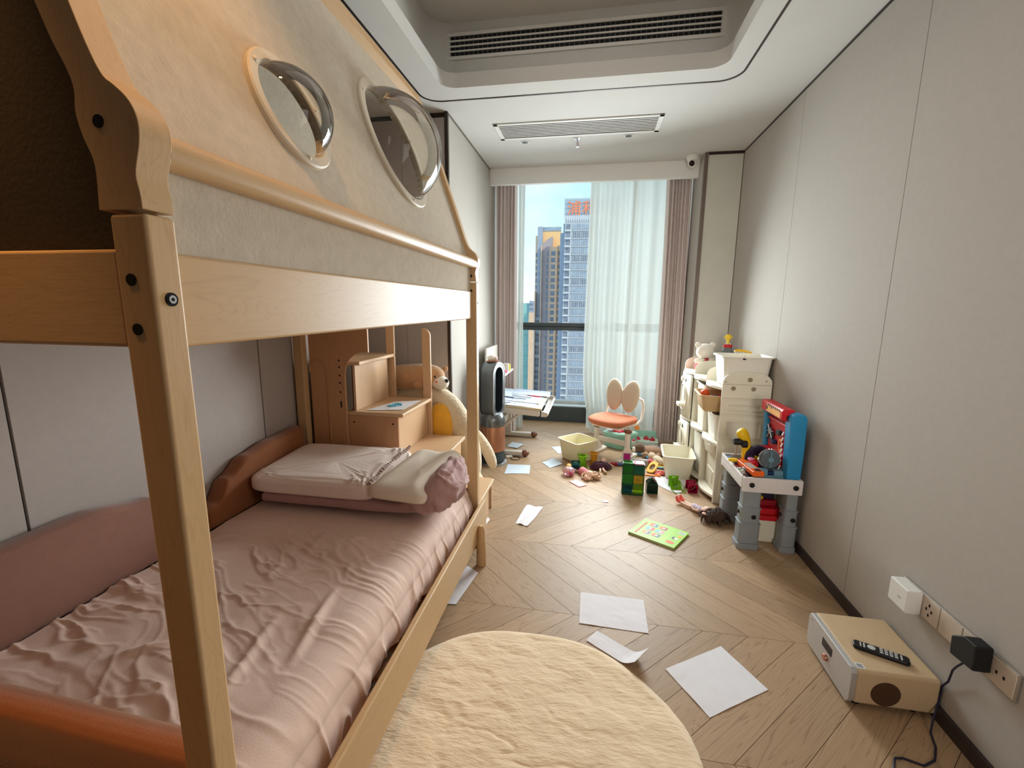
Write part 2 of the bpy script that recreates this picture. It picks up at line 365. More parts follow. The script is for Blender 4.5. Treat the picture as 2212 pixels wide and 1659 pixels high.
# ceiling with the rounded tray
RX0, RX1, RY0, RY1 = -.976, .690, .55, 2.950
def ring_face(z, outer, inner, flip=False):
    """flat slab between an outer rectangle and an inner rounded outline (same count), built as quads"""
    return outer, inner
inner = rrect(RX0, RY0, RX1, RY1, .10, 10)
def square_out(poly, x0, y0, x1, y1):
    out = []
    cx, cy = (x0+x1)/2, (y0+y1)/2
    for i, (x, y) in enumerate(poly):
        n = len(poly)//4; q = i//n; k = i % n
        cxs, cys = [(x1, y1), (x0, y1), (x0, y0), (x1, y0)][q]
        out.append((cxs, cys))
    return out
cm = MB(); out = square_out(inner, XL-.1, YN-.1, XR+.1, 4.66); n = len(inner)
vs = [(x, y, ZC) for x, y in out]+[(x, y, ZC) for x, y in inner]+[(x, y, ZC+.085) for x, y in inner]+[(x, y, ZC+.085) for x, y in out]
fs = []
for i in range(n):
    j = (i+1) % n; fs += [(i, j, j+n, i+n), (i+n, j+n, j+2*n, i+2*n), (i+2*n, j+2*n, j+3*n, i+3*n)]
cm.add(vs, fs); ce = cm.build('ceiling', ceilm, rec=True); struct(ce)
big = rrect(RX0-.10, RY0-.10, RX1+.10, RY1+.10, .16, 10)
tm = MB(); n = len(big)
tm.add([(x, y, ZC+.085) for x, y in big]+[(x, y, 3.15) for x, y in big], [(i, (i+1) % n, (i+1) % n+n, i+n) for i in range(n)]+[tuple(range(n, 2*n))])
tm.build('tray', ceilm, ce)
struct(bx((XL-.1, YN-.1, 3.2), (XR+.1, 5.75, 3.3)).build('ceiling_slab', ceilm))
struct(bx((XB-.12, 4.66, 2.96), (XR+.1, 5.75, 3.02)).build('ceiling_bay', ceilm))
# dark metal line inlaid around the tray
gl = MB(); a = rrect(-1.155, .36, .807, 3.118, .13, 10); b = rrect(-1.143, .372, .795, 3.106, .12, 10); n = len(a)
gl.add([(x, y, ZC-.003) for x, y in a]+[(x, y, ZC-.003) for x, y in b]+[(x, y, ZC+.001) for x, y in a]+[(x, y, ZC+.001) for x, y in b],
       [(i, (i+1) % n, (i+1) % n+n, i+n) for i in range(n)]+[(i, (i+1) % n, (i+1) % n+2*n, i+2*n) for i in range(n)]+[(i+n, (i+1) % n+n, (i+1) % n+3*n, i+3*n) for i in range(n)])
struct(gl.build('trim_6', trimm))
# pelmet box in front of the curtains
struct(bx((XB, 4.611, 2.583), (.913, 4.66, ZC)).build('trim_7', mat('pelmet_paint', (240, 241, 238), .7, var=.01), bevel=.002))
# window: step, frame, mullion, panes
wn1 = thing('window_1', 'tall bay window with a dark middle bar', 'window', (-.07, YW, 0)); wn1['kind'] = 'structure'; del wn1['category']
bx((XB, YW-.23, 0), (.913, YW+.05, .188)).build('sill', frame_m, wn1, bevel=.003, world=1)
bx((XB, YW-.20, .188), (.913, YW+.05, .194)).build('sill_top', mat('sill_light', (205, 214, 216), .25, .1), wn1, world=1)
bx((XB, YW-.05, .194), (.913, YW+.05, .225)).build('frame', mat('frame_light', (205, 210, 212), .4, .2), wn1, world=1)
bx((XB, YW-.06, 1.108), (.913, YW+.05, 1.2)).build('mullion', frame_m, wn1, bevel=.004, world=1)
bx((XB, YW-.066, 1.15), (.913, YW-.058, 1.158)).build('mullion_lip', blackm, wn1, world=1)
for x in (XB, .873): bx((x, YW-.05, .22), (x+.04, YW+.05, 2.92)).build('frame', frame_m, wn1, world=1)
bx((XB, YW-.05, 2.91), (.913, YW+.05, 2.96)).build('frame', frame_m, wn1, world=1)
bx((.42, YW-.05, .22), (.47, YW+.05, 2.92)).build('frame', frame_m, wn1, world=1)
glassm = clear('window_glass', (246, 250, 250), gloss=.10)
bx((XB, YW-.004, .2), (.913, YW+.004, 1.12)).build('pane', glassm, wn1, world=1)
bx((XB, YW-.004, 1.19), (.913, YW+.004, 2.92)).build('pane', glassm, wn1, world=1)
struct(bx((XL-.1, 5.57, 2.92), (XR+.1, 5.80, 3.3)).build('wall_far_head', ceilm))

# ------------------------------------------------------------------ towers outside, with distance haze put into their colours
conc = mat('tower_concrete', (176, 184, 198), .8, var=.05, vs=.3); slabm = mat('tower_slab', (198, 206, 218), .7, var=.05, vs=.3)
tglass = mat('tower_glass', (150, 168, 192), .3, var=.25, vs=.5, spec=.6); tglass2 = mat('tower_glass_dark', (122, 134, 156), .35, var=.3, vs=.5, spec=.6)
sand = mat('tower_sandstone', (228, 198, 174), .8, var=.06, vs=.2); taupe = mat('tower_taupe', (172, 164, 172), .8, var=.06, vs=.2); slate = mat('tower_slate', (158, 172, 196), .6, var=.06, vs=.2)
netm = mat('building_net', (150, 200, 204), .8, var=.06, vs=.3); signm = mat('sign_orange', (232, 136, 100), .5)
def tower(name, label, x0, x1, y0, y1, z0, z1, m):
    t = thing(name, label, 'tower', ((x0+x1)/2, y0, z0)); bx((x0, y0, z0), (x1, y1, z1)).build('body', m, t, world=1); return t
t1 = tower('glass_tower', 'blue grey glass tower with white balconies and orange rooftop sign', -11.9, 9, 185, 205, -60, 36.5, conc)
bx((-12.6, 186.5, -60), (-11.9, 204, 33.8)).build('side_wing', slate, t1, world=1)
bx((-13.9, 188, -60), (-12.6, 204, 30.5)).build('side_wing', slate, t1, world=1)
mul = MB()
for i in range(33):
    z = 33.0-3.0*i
    if z < -58: break
    bx((-9.2, 184.86, z-1.75), (9, 185.02, z+.2)).build('window_band', [tglass, tglass2, tglass][i % 3], t1, world=1)
    bx((-9.4, 184.55, z-2.32), (9, 185, z-2.1)).build('floor_slab', slabm, t1, world=1)
    bx((-11.5, 184.9, z-1.6), (-9.8, 185.02, z+.3)).build('balcony_door', tglass2, t1, world=1)
    bx((-12.0, 183.8, z-2.55), (-9.7, 185, z-1.85)).build('balcony', slabm, t1, bevel=.2, world=1)
    for k in range(22):
        x = -9.2+k*.83+(.15 if (i*7+k) % 5 == 0 else 0); mul.box((x, 184.74, z-1.75), (x+(.22 if k % 4 else .4), 184.88, z+.2))
stuff(mul.build('mullions', conc, t1, world=1))
bx((-9.75, 184.7, -60), (-9.3, 185, 33.2)).build('pier', slabm, t1, world=1)
g = MB()
for k in range(25): g.box((-12.3+k*.86, 185.3, 36.5), (-12.18+k*.86, 185.42, 42.9))
for z in (37.2, 39.1, 41.0, 42.7): g.box((-12.3, 185.3, z), (9, 185.42, z+.14))
g.build('roof_screen', slate, t1, world=1)
bx((-12.3, 185.6, 36.5), (9, 185.7, 42.6)).build('screen_glass', clear('screen_glass', (226, 232, 240), gloss=.1, body=.5), t1, world=1)
bx((-12.3, 184.9, 35.0), (9, 185.2, 36.4)).build('louvre_band', slabm, t1, world=1)
for k in range(24): bx((-12.2+k*.86, 184.7, 34.2), (-11.8+k*.86, 185.1, 36.6)).build('fin', slabm, t1, world=1)
tx = bpy.data.curves.new('sign_text', 'FONT'); tx.body = '\u6d66\u548c'; tx.size = 5.6; tx.extrude = .15; tx.space_character = 1.08
so = bpy.data.objects.new('sign_text', tx); COL.objects.link(so); so.parent = t1; so.location = V(-11.35, 184.9, 37.1)-t1.location; so.rotation_euler = (PI/2, 0, 0); tx.materials.append(signm); tx.offset = .04
t2 = tower('sandstone_tower', 'sandstone and slate apartment tower with a glazed roof rim', -28.0, -16.0, 221, 240, -62, 34.5, sand)
bx((-26.6, 217, -62), (-24.3, 240, 38.0)).build('slate_shaft', slate, t2, world=1)
bx((-24.3, 219, -62), (-15.8, 240, 36.2)).build('upper_block', mat('tower_sunlit', (244, 202, 150), .8, var=.04, vs=.2), t2, world=1)  # warm sunlight put into this block's colour
bx((-24.2, 218.7, 36.2), (-15.8, 219.1, 38.0)).build('roof_rim', tglass, t2, world=1)
b = MB(); b.prism([(-24.2, -62), (-19.5, -62), (-19.5, 33.2), (-21.5, 32.2), (-24.2, 29.6)], 215, 219, 'Y'); b.build('taupe_bay', taupe, t2, world=1)
bx((-20.1, 213.5, -62), (-17.0, 219, 28.4)).build('sand_bay', sand, t2, world=1)
bx((-17.0, 214.5, -62), (-15.0, 219, 29.4)).build('sand_bay', sand, t2, world=1)
for z in range(30): 
    zz = 26.0-3.0*z
    bx((-19.7, 213.35, zz-1.5), (-17.9, 213.6, zz+.5)).build('window', tglass2, t2, world=1)
    bx((-16.5, 214.3, zz-1.3), (-15.8, 214.6, zz+.5)).build('window', tglass2, t2, world=1)
    bx((-22.0, 214.85, zz-1.5), (-21.3, 215.1, zz+.6)).build('window', tglass2, t2, world=1)
    bx((-20.8, 214.8, zz-1.2), (-20.15, 215.1, zz+.8)).build('window', slate, t2, world=1)
    bx((-26.1, 216.8, zz-1.3), (-25.3, 217.1, zz+.6)).build('window', tglass, t2, world=1)
    bx((-27.8, 220.8, zz-1.3), (-27.2, 221.1, zz+.6)).build('window', tglass2, t2, world=1)
    if z > 9:
        bx((-26.9, 216.0, zz-1.4), (-24.5, 217.0, zz+.4)).build('window', tglass2 if z % 2 else tglass, t2, world=1)
for x in (-27.0, -24.3, -20.2, -17.1, -15.1): bx((x-.18, 213.2, -62), (x+.18, 219, 28.6 if x > -21 else (8 if x < -24.5 else 29))).build('pier', sand, t2, world=1)
t3 = tower('netted_tower', 'low pale teal tower wrapped in building net at far left', -49, -41.4, 300, 320, -90, 3.4, netm)
for k in range(9): bx((-49, 299.8, -60+k*7), (-41.4, 300.1, -59.6+k*7)).build('net_seam', mat('net_seam', (128, 184, 190), .8), t3, world=1)
bx((-46.9, 301, 3.4), (-46.4, 302, 5.2)).build('mast', slate, t3, world=1)
t4 = tower('slate_tower', 'narrow slate tower beside the netted one', -41.3, -38.3, 298, 320, -90, 4.9, slate)
bx((-41.3, 296, -90), (-38.3, 298, -2.7)).build('podium', sand, t4, world=1)
for k in range(12): bx((-41, 297.7, 2-k*3), (-38.8, 298.1, 3.2-k*3)).build('window', tglass2, t4, world=1)
gnd = bx((-260, 60, -92), (260, 520, -90)).build('ground', mat('street_haze', (150, 165, 176), .9)); struct(gnd)

# ------------------------------------------------------------------ curtains
drape = cloth_thin('drape_cloth', (226, 213, 208), 0, .08)
sheer = cloth_thin('sheer_cloth', (222, 226, 221), .14, .55)
def curtain(name, label, x0, x1, y, z0, z1, folds, amp, m, seed=0, sway=None, nv=30, soft=False):
    rnd = random.Random(seed); wd = [rnd.uniform(.75, 1.3) for _ in range(folds)]; tot = sum(wd); ed = [sum(wd[:i])/tot for i in range(folds+1)]
    am = [rnd.uniform(.75, 1.15) for _ in range(folds+1)]
    mb = MB(); per = 14
    def fn(u, v):
        q = u*folds; k = min(int(q), folds-1); t = q-k; x = x0+(x1-x0)*(ed[k]+(ed[k+1]-ed[k])*t)
        a = amp*(am[k]*(1-t)+am[k+1]*t)
        if soft: h = .5-.5*math.cos(2*PI*t); yy = y+a*(1-2*h)*(.55+.45*v)+.006*math.sin(x*31+v*3+seed)
        else: h = math.sin(PI*t)**.42; yy = y+a*(1-2*h); x += (ed[k+1]-ed[k])*(x1-x0)*.10*math.sin(2*PI*t)
        z = z1+(z0-z1)*v
        x += .004*math.sin(5*v+k*2.1)
        if sway: dx, dy = sway(u, v); x += dx; yy += dy
        return (x, yy, z)
    mb.grid(fn, folds*per, nv)
    o = mb.build(name, m, smooth=True, autos=False, rec=False); tag(o, label, 'curtain'); return o
curtain('curtain', 'mauve drape gathered at the left side of the window', -1.035, -.81, 4.83, .012, 2.70, 6, .040, drape, 1)
curtain('curtain', 'mauve drape gathered at the right side by the pillar', .665, .895, 4.81, .012, 2.70, 7, .042, drape, 2, sway=lambda u, v: (.06*v*(1-u)*0+.03*v, 0))
def lswing(u, v):
    return (.05*v*u, -.02*v)
curtain('sheer_curtain', 'narrow white sheer gathered beside the left drape', -.825, -.755, 4.97, .012, 2.70, 2, .03, sheer, 3, soft=True)
def rswing(u, v):
    k = max(0, v-.72)/.28
    return (.10*k*k*(1-u)-.05*math.sin(PI*v)*(1-u)*.3, .03*math.sin(3*u+2*v)*v)
shc = curtain('sheer_curtain', 'wide white sheer drawn across the right half of the window', -.065, .70, 4.94, .012, 2.70, 7, .032, sheer, 4, sway=rswing, nv=40, soft=True)
for x0, w0, w1, dx in ((.10, .012, .030, -.03), (.19, .010, .022, -.02), (.25, .010, .026, -.01), (.41, .014, .036, -.005), (-.02, .03, .05, .02)):
    mb = MB(); mb.grid(lambda u, v: (x0+dx*v+(u-.5)*(w0+(w1-w0)*v), 4.985+.012*math.sin(PI*u)+.03*math.sin(3*v), 2.70-2.66*v), 6, 24); mb.build('pleat', sheer, shc, smooth=True, autos=False, rec=False)
struct(bx((XB, 4.80, 2.705), (.913, 4.95, 2.72)).build('trim_8', white))

# ------------------------------------------------------------------ bunk bed
PX = -.61
bed = thing('bunk_bed', 'house shaped maple bunk bed with grey felt sides and two clear domes', 'bed', (-1.16, 1.47, 0))
def bpart(mb, name, m, bevel=.004, parent=bed, **k): return mb.build(name, m, parent, bevel=bevel, world=1, **k)
for x0, x1 in ((-.67, -.61), (-1.722, -1.662)):
    for y0, y1 in ((.546, .594), (2.352, 2.400)):
        bpart(bx((x0, y0, 0 if x0 > -1 else 0), (x1, y1, 1.522)), 'post', bedw['Z'], .006)
def roof_prof(sgn=1):
    p = [(-.684, 1.527), (-.680, 1.575), (-.682, 1.596), (-.692, 1.617), (-.698, 1.638), (-.701, 1.657), (-.696, 1.683), (-.706, 1.712), (-.722, 1.742), (-.740, 1.791), (-.978, 2.455)]
    q = [(-.908, 2.43), (-.77, 2.03), (-.687, 1.79), (-.669, 1.738), (-.650, 1.695), (-.632, 1.683), (-.612, 1.665), (-.601, 1.64), (-.603, 1.612), (-.611, 1.590), (-.617, 1.570), (-.612, 1.545), (-.612, 1.527)]
    def smooth(l):
        for _ in range(2):
            o = [l[0]]
            for a_, b_ in zip(l, l[1:]): o += [(a_[0]*.75+b_[0]*.25, a_[1]*.75+b_[1]*.25), (a_[0]*.25+b_[0]*.75, a_[1]*.25+b_[1]*.75)]
            l = o+[l[-1]]
        return l
    p = smooth(p[:-1])+[p[-1]]; q = [q[0]]+smooth(q[1:])
    if sgn < 0:
        f = lambda l: [(-2.332-x, z) for x, z in l]
        return f(p)+f(q)
    return p+q
for y0, y1 in ((.546, .594), (2.352, 2.400)):
    for s in (1, -1):
        mb = MB(); mb.prism(roof_prof(s), y0, y1, 'Y'); bpart(mb, 'roof_beam', bedw['Z'], .012, seg=4)
    mb = MB(); mb.prism([(-.908, 2.432), (-.978, 2.457), (-1.166, 2.66), (-1.354, 2.457), (-1.424, 2.432), (-1.166, 2.60)][::1], y0, y1, 'Y')
    mb = MB(); mb.prism([(-.908, 2.432), (-.978, 2.456), (-1.166, 2.575), (-1.354, 2.456), (-1.424, 2.432), (-1.166, 2.648)], y0, y1, 'Y')
    bpart(mb, 'roof_peak', bedw['X'], .006)
# slanted felt sides
sl = V(-.346, 0, 1).normalized(); nrm = V(1, 0, .346).normalized(); A0 = V(-.655, 0, 1.62)
def onpl(y, u, h=0): return A0+V(0, y, 0)+sl*u+nrm*h
holes = [(1.05, .24, .132, .104, .085), (1.76, .405, .237, .205, .17)]
# felt panel with two round openings
def panel_with_holes():
    bm = bmesh.new()
    outer = [bm.verts.new((.59, .0, 0)), bm.verts.new((2.356, .0, 0)), bm.verts.new((2.356, .815, 0)), bm.verts.new((.59, .815, 0))]
    es = [bm.edges.new((outer[i], outer[(i+1) % 4])) for i in range(4)]
    for cy, cu, r, rh, hh in holes:
        rv = [bm.verts.new((cy+rh*math.cos(2*PI*i/40), cu+rh*math.sin(2*PI*i/40), 0)) for i in range(40)]
        es += [bm.edges.new((rv[i], rv[(i+1) % 40])) for i in range(40)]
    bmesh.ops.triangle_fill(bm, use_beauty=True, edges=es)
    me = bpy.data.meshes.new('felt_panel'); 
    for v in bm.verts: v.co = onpl(v.co.x, v.co.y)-bed.location
    bm.to_mesh(me); bm.free(); me.materials.append(felt)
    o = bpy.data.objects.new('felt_panel', me); COL.objects.link(o); o.parent = bed
    md = o.modifiers.new('s', 'SOLIDIFY'); md.thickness = .012; md.offset = 0
    return o
panel_with_holes()
domem = clear('acrylic', (250, 250, 248), gloss=.16, rough=.02)
ringm = mat('ring_cream', (214, 202, 182), .5, var=.03)
for cy, cu, r, rh, hh in holes:
    rg = MB(); n = 48; vs = []; fs = []
    for rr, h in ((r, .006), (r, .016), (r-.004, .02), (rh+.004, .02), (rh, .016), (rh, -.006), (r, -.006+.012)):
        vs += [onpl(cy+rr*math.cos(2*PI*i/n), cu+rr*math.sin(2*PI*i/n), h) for i in range(n)]
    for k in range(6):
        for i in range(n): fs.append((k*n+i, k*n+(i+1) % n, (k+1)*n+(i+1) % n, (k+1)*n+i))
    rg.add(vs, fs); ro = bpart(rg, 'dome_ring', ringm, 0, smooth=True)
    R = (rh*rh+hh*hh)/(2*hh); dm = MB(); vs = []; fs = []; K = 14; amax = math.asin(min(1, rh/R))
    if hh > rh*.999: amax = PI/2
    for k in range(K+1):
        a = amax*(1-k/K*.985); rr = R*math.sin(a); h = .016+R*math.cos(a)-R*math.cos(amax)
        vs += [onpl(cy+rr*math.cos(2*PI*i/n), cu+rr*math.sin(2*PI*i/n), h) for i in range(n)]
    for k in range(K):
        for i in range(n): fs.append((k*n+i, k*n+(i+1) % n, (k+1)*n+(i+1) % n, (k+1)*n+i))
    fs.append(tuple(K*n+i for i in range(n)))
    dm.add(vs, fs); do = dm.build('dome', domem, ro, smooth=True, autos=False, world=1)
    for a in (0.4, 2.5, 4.6):
        p = onpl(cy+(r+rh)/2*math.cos(a), cu+(r+rh)/2*math.sin(a), .02); MB().ball(p, .006, 10).build('screw_cap', cream, ro, smooth=True, world=1)
bx((-.905, .594, 2.375), (-.865, 2.352, 2.44))
mb = MB(); mb.prism([(-.955, 2.375), (-.915, 2.36), (-.893, 2.405), (-.903, 2.44), (-.945, 2.45)], .594, 2.352, 'Y'); bpart(mb, 'top_rail', bedw['Y'], .004)
mb = MB(); mb.prism([(-2.332+.955, 2.375), (-2.332+.915, 2.36), (-2.332+.893, 2.405), (-2.332+.903, 2.44), (-2.332+.945, 2.45)], .594, 2.352, 'Y'); bpart(mb, 'top_rail', bedw['Y'], .004)
mb = MB(); mb.add([(-1.666, .59, 1.62), (-1.666, 2.356, 1.62), (-1.385, 2.356, 2.40), (-1.385, .59, 2.40)], [(0, 1, 2, 3)]); bpart(mb, 'felt_panel', felt, 0, solid=.012)
mb = MB(); mb.add([(-.93, .59, 2.44), (-.93, 2.356, 2.44), (-1.166, 2.356, 2.60), (-1.166, .59, 2.60), (-1.40, 2.356, 2.44), (-1.40, .59, 2.44)], [(0, 1, 2, 3), (3, 2, 4, 5)]); bpart(mb, 'roof_cloth', felt, 0, solid=.01)
mb = MB(); mb.prism(rrect(-.652, 1.594, -.604, 1.640, .019, 6), .594, 2.352, 'Y'); bpart(mb, 'guard_rail', bedw['Y'], 0, smooth=True)
mb = MB(); mb.prism(rrect(-1.728, 1.594, -1.680, 1.640, .019, 6), .594, 2.352, 'Y'); bpart(mb, 'guard_rail', bedw['Y'], 0, smooth=True)
bpart(bx((-.654, .594, 1.40), (-.642, 2.352, 1.612)), 'guard_panel', felt, .002)
bpart(bx((-1.69, .594, 1.40), (-1.678, 2.352, 1.612)), 'guard_panel', felt, .002)
bpart(bx((-.662, .594, 1.331), (-.634, 2.352, 1.475)), 'side_rail', bedw['Y'], .006, seg=3)
bpart(bx((-1.698, .594, 1.331), (-1.67, 2.352, 1.475)), 'side_rail', bedw['Y'], .006)
bpart(bx((-1.664, .549, 1.335), (-.668, .575, 1.475)), 'end_rail', bedw['X'], .006, seg=3)
bpart(bx((-1.664, 2.362, 1.335), (-.668, 2.388, 1.475)), 'end_rail', bedw['X'], .006)
bpart(bx((-1.67, .58, 1.345), (-.662, 2.36, 1.365)), 'upper_base', bedw['Y'], 0)
for x in (-1.15,): bpart(bx((-1.66, .60, 1.37), (-.67, 2.35, 1.47)), 'upper_mattress', mat('mattress_ticking', (176, 160, 148), .9), .03)
# near gable sheet; its dark colour stands in for shade inside the attic
mb = MB(); mb.add([(-1.66, .585, 1.47), (-.67, .585, 1.47), (-.67, .585, 1.62), (-.93, .585, 2.43), (-1.166, .585, 2.6), (-1.40, .585, 2.43), (-1.66, .585, 1.62)], [(0, 1, 2, 3, 4, 5, 6)]); bpart(mb, 'end_shade', mat('attic_shade', (48, 40, 34), .95, var=.05, vs=18, bump=.1, bs=120), 0, solid=.01)
# bolts and holes
for x, z, y in ((-.664, 1.640, .5465), (-.645, 1.432, .5465), (-.645, 1.362, .5465)):
    mb = MB(); mb.cyl((x, y-.002, z), (x, y+.01, z), .0085, n=16); bpart(mb, 'bolt_hole', holem, 0, smooth=True)
mb = MB(); mb.cyl((-.6115, .571, 1.405), (-.608, .571, 1.405), .010, n=20); bpart(mb, 'bolt_hole', holem, 0)
mb = MB(); mb.cyl((-.6115, .571, 1.405), (-.6065, .571, 1.405), .0068, .006, n=20); bpart(mb, 'bolt', steel, 0, smooth=True)
mb = MB(); mb.cyl((-.6115, .571, 1.405), (-.6062, .571, 1.405), .0028, n=6); bpart(mb, 'bolt_hole', holem, 0)
for z in (1.555, 1.478):
    mb = MB(); mb.cyl((-.64, 2.35, z), (-.64, 2.36, z), .008, n=14); bpart(mb, 'bolt_hole', holem, 0)
mb = MB(); mb.cyl((-.6115, 2.376, 1.415), (-.6085, 2.376, 1.415), .006, n=14); bpart(mb, 'bolt_hole', holem, 0)
# lower berth
mb = MB(); q = [(.42, .128), (2.386, .128), (2.392, .14), (2.392, .27), (2.386, .29), (2.37, .298), (.42, .298)]
mb.prism(q, -.59, -.566, 'X'); bpart(mb, 'low_rail', bedw['Y'], .006, seg=3)
mb = MB(); mb.loft([((-.546, 2.185, .002), (.026, .024)), ((-.546, 2.185, .012), (.029, .027)), ((-.546, 2.187, .10), (.026, .026)), ((-.547, 2.19, .21), (.018, .024)), ((-.548, 2.192, .228), (.010, .016))], 14); bpart(mb, 'rail_foot', bedw['Z'], 0, smooth=True)
bpart(bx((-.662, .594, .08), (-.634, 2.352, .16)), 'berth_rail', darkw, .004); bpart(bx((-1.66, .594, .08), (-1.64, 2.352, .16)), 'berth_rail', darkw, .004)
for k in range(13):
    y = .66+k*.135; bpart(bx((-1.66, y, .16), (-.60, y+.075, .178)), 'slat', darkw, .003, seg=1)
for y in (.56, 2.36): bpart(bx((-1.66, y, .08), (-.67, y+.02, .36)), 'berth_end', darkw, .004)

# ------------------------------------------------------------------ mattress with a creased sheet
sheet = mat('fitted_sheet', (236, 205, 188), .7, var=.03, vs=6, sheen=.25, spec=.3, bump=.08, bs=220)
def crease(x, y):
    fade = 1/(1+math.exp((y-1.70)*16)); edge = max(0, min(1, (x+1.35)/.6)); r = 0
    for k, (fx, fy, a) in enumerate(((1.1, 7, 1.0), (1.9, 13, .8), (3.4, 21, .5))):
        wx = .5*fbm(x*1.6+k*7, y*1.6, 3.1, 3)
        nn = fbm(x*fx+k*13+wx*.6, (y-.38*x*edge+.10*fbm(x*2.2, y*2, k))*fy*.6+wx*1.6, k*5.0, 2)
        r += a*max(0, 1-abs(nn)*6.5)**1.5
    m2 = .5+.5*fbm(x*2.1, y*2.1, 21, 2)
    r *= max(.25, min(1.2, m2*1.7))
    for x0, y0, x1, y1, h in ((-.80, .98, -.86, 1.32, .016), (-.90, .84, -.97, 1.16, .012), (-1.30, .90, -1.16, .99, .014), (-1.18, .80, -1.24, .72, .008)):
        dx, dy = x1-x0, y1-y0; t = max(0, min(1, ((x-x0)*dx+(y-y0)*dy)/(dx*dx+dy*dy))); dd = math.hypot(x-x0-dx*t, y-y0-dy*t)
        r += h/.0075*math.exp(-(dd/.016)**2)*math.sin(PI*min(1, max(.05, t*.9+.08)))
    return fade*.0080*r+.008*fade*fbm(x*3, y*3, 9)
mb = MB(); NX, NY = 200, 360
def mtop(u, v):
    y = .635+v*1.70
    if u < .66:                                            # top
        x = -1.63+(u/.66)*.86; return (x, y, .405+crease(x, y))
    k = (u-.66)/.34                                        # rounded shoulder, then the skirt that hangs to the slats
    hem = .020*math.sin(y*5.1+1)+.018*fbm(y*6, 2)+.010*math.sin(y*17)
    if k < .5:
        a = k/.5*PI/2; x = -.77+.115*math.sin(a); z = .315+.09*math.cos(a)
    else:
        q = (k-.5)/.5; x = -.655+.010*q+.012*math.sin(q*PI); z = .315-(.115-hem)*q
    pl = max(0, (k-.15))/.85
    pleat = (max(0, 1-abs(fbm(y*9, k*1.2, 5, 2))*4)**1.5*.010+.004*math.sin(y*43+4*fbm(y*3, 1)))*pl
    c = crease(min(-.70, -.77+.08*k), y)*(1-pl)
    return (x+pleat, y, z+c)
mb.grid(mtop, NX, NY)
mt = mb.build('mattress', sheet, smooth=True, autos=False); tag(mt, 'lower mattress in a creased dusty pink fitted sheet', 'mattress')
MB().box((-1.63, .64, .181), (-.74, 2.33, .36)).build('core', mat('mattress_core', (150, 120, 105), .9), mt, bevel=.03)
# padded bumpers
bump_m = mat('bumper_cloth', (142, 98, 82), .85, var=.05, vs=30, sheen=.3, bump=.15, bs=250)
bump_c = mat('bumper_caramel', (146, 88, 48), .85, var=.05, vs=30, sheen=.3, bump=.15, bs=250)
def bumper_h(y):
    k = [(.60, .665), (.92, .690), (1.15, .694), (1.36, .655), (1.50, .56), (1.60, .488), (1.66, .50), (1.74, .59), (1.88, .658), (2.05, .685), (2.34, .695)]
    for i in range(len(k)-1):
        if k[i][0] <= y <= k[i+1][0]:
            t = (y-k[i][0])/(k[i+1][0]-k[i][0]); t = t*t*(3-2*t); return k[i][1]+(k[i+1][1]-k[i][1])*t
    return k[-1][1]
def soft_wall(p0, p1, h, th, zb, name, m, nrm2, nn=70):
    mb = MB(); P0, P1 = Vector(p0), Vector(p1); ln = (P1-P0).length
    prof = [(-1, 0), (-1.05, .3), (-1, .62), (-.86, .84), (-.55, .96), (0, 1.0), (.55, .96), (.86, .84), (1, .62), (1.05, .3), (1, 0)]
    def fn(u, v):
        q = v*(len(prof)-1); i = min(int(q), len(prof)-2); t = q-i
        a = prof[i][0]*(1-t)+prof[i+1][0]*t; b = prof[i][1]*(1-t)+prof[i+1][1]*t
        e = min(1, min(u, 1-u)*ln/.05); e = math.sqrt(max(0, 1-(1-e)**2))
        c = P0+(P1-P0)*u; H = h(u); top = zb+(H-zb)*b
        if b > .62: top = H-(1-b)*th*1.7
        off = Vector(nrm2)*a*th*(.35+.65*e)
        return (c.x+off.x, c.y+off.y, top-.02*(1-e))
    mb.grid(fn, nn, 30)
    return mb.build(name, m, smooth=True, autos=False)
o = soft_wall((-1.692, .62, 0), (-1.692, 1.60, 0), lambda u: bumper_h(.62+.98*u), .045, .40, 'bed_bumper', bump_m, (1, 0, 0)); tag(o, 'dusky pink padded bumper along the wall, nearer the foot', 'bumper')
o = soft_wall((-1.692, 1.60, 0), (-1.692, 2.33, 0), lambda u: bumper_h(1.60+.73*u), .045, .40, 'bed_bumper', bump_c, (1, 0, 0)); tag(o, 'caramel padded bumper with a wave top behind the big pillow', 'bumper')
o = soft_wall((-1.62, .648, 0), (-.69, .648, 0), lambda u: .535+.012*math.sin(u*5), .036, .38, 'bed_bumper', bump_c, (0, 1, 0)); tag(o, 'caramel padded bumper across the foot of the lower berth', 'bumper')
# folded quilt with a rolled end
quilt = mat('quilt_mauve', (172, 132, 128), .8, var=.04, vs=10, sheen=.25, bump=.25, bs=30)
def quilt_fn(u, v):
    a = 2*PI*v; x = -1.58+u*.998
    c, sn = math.cos(a), math.sin(a); rx = math.copysign(abs(c)**.5, c); rz = math.copysign(abs(sn)**.65, sn)
    k = max(0, min(1, (u-.70)/.22)); k = k*k*(3-2*k); hz = .036+.066*k
    e = min(1, (1-u)/.13); e = math.sqrt(max(0, 1-(1-e)**2)); e0 = min(1, u/.03+.3)
    y = 2.05-.03*k+.235*rx*e*e0; z = .432+hz+hz*rz*e
    w1 = max(0, 1-abs(fbm(x*7+y*3, y*6, z*8, 3))*3.0)**1.6; w2 = fbm(x*16, y*13, z*14, 3)
    d = k*(.020*w1-.010+.009*w2)+.004*fbm(x*5, y*9, z*8)
    return (x+d*.9*(1-e)+.004*w2*k, y+d*c, max(.424, z+d*sn))
mb = MB(); mb.grid(quilt_fn, 170, 110)
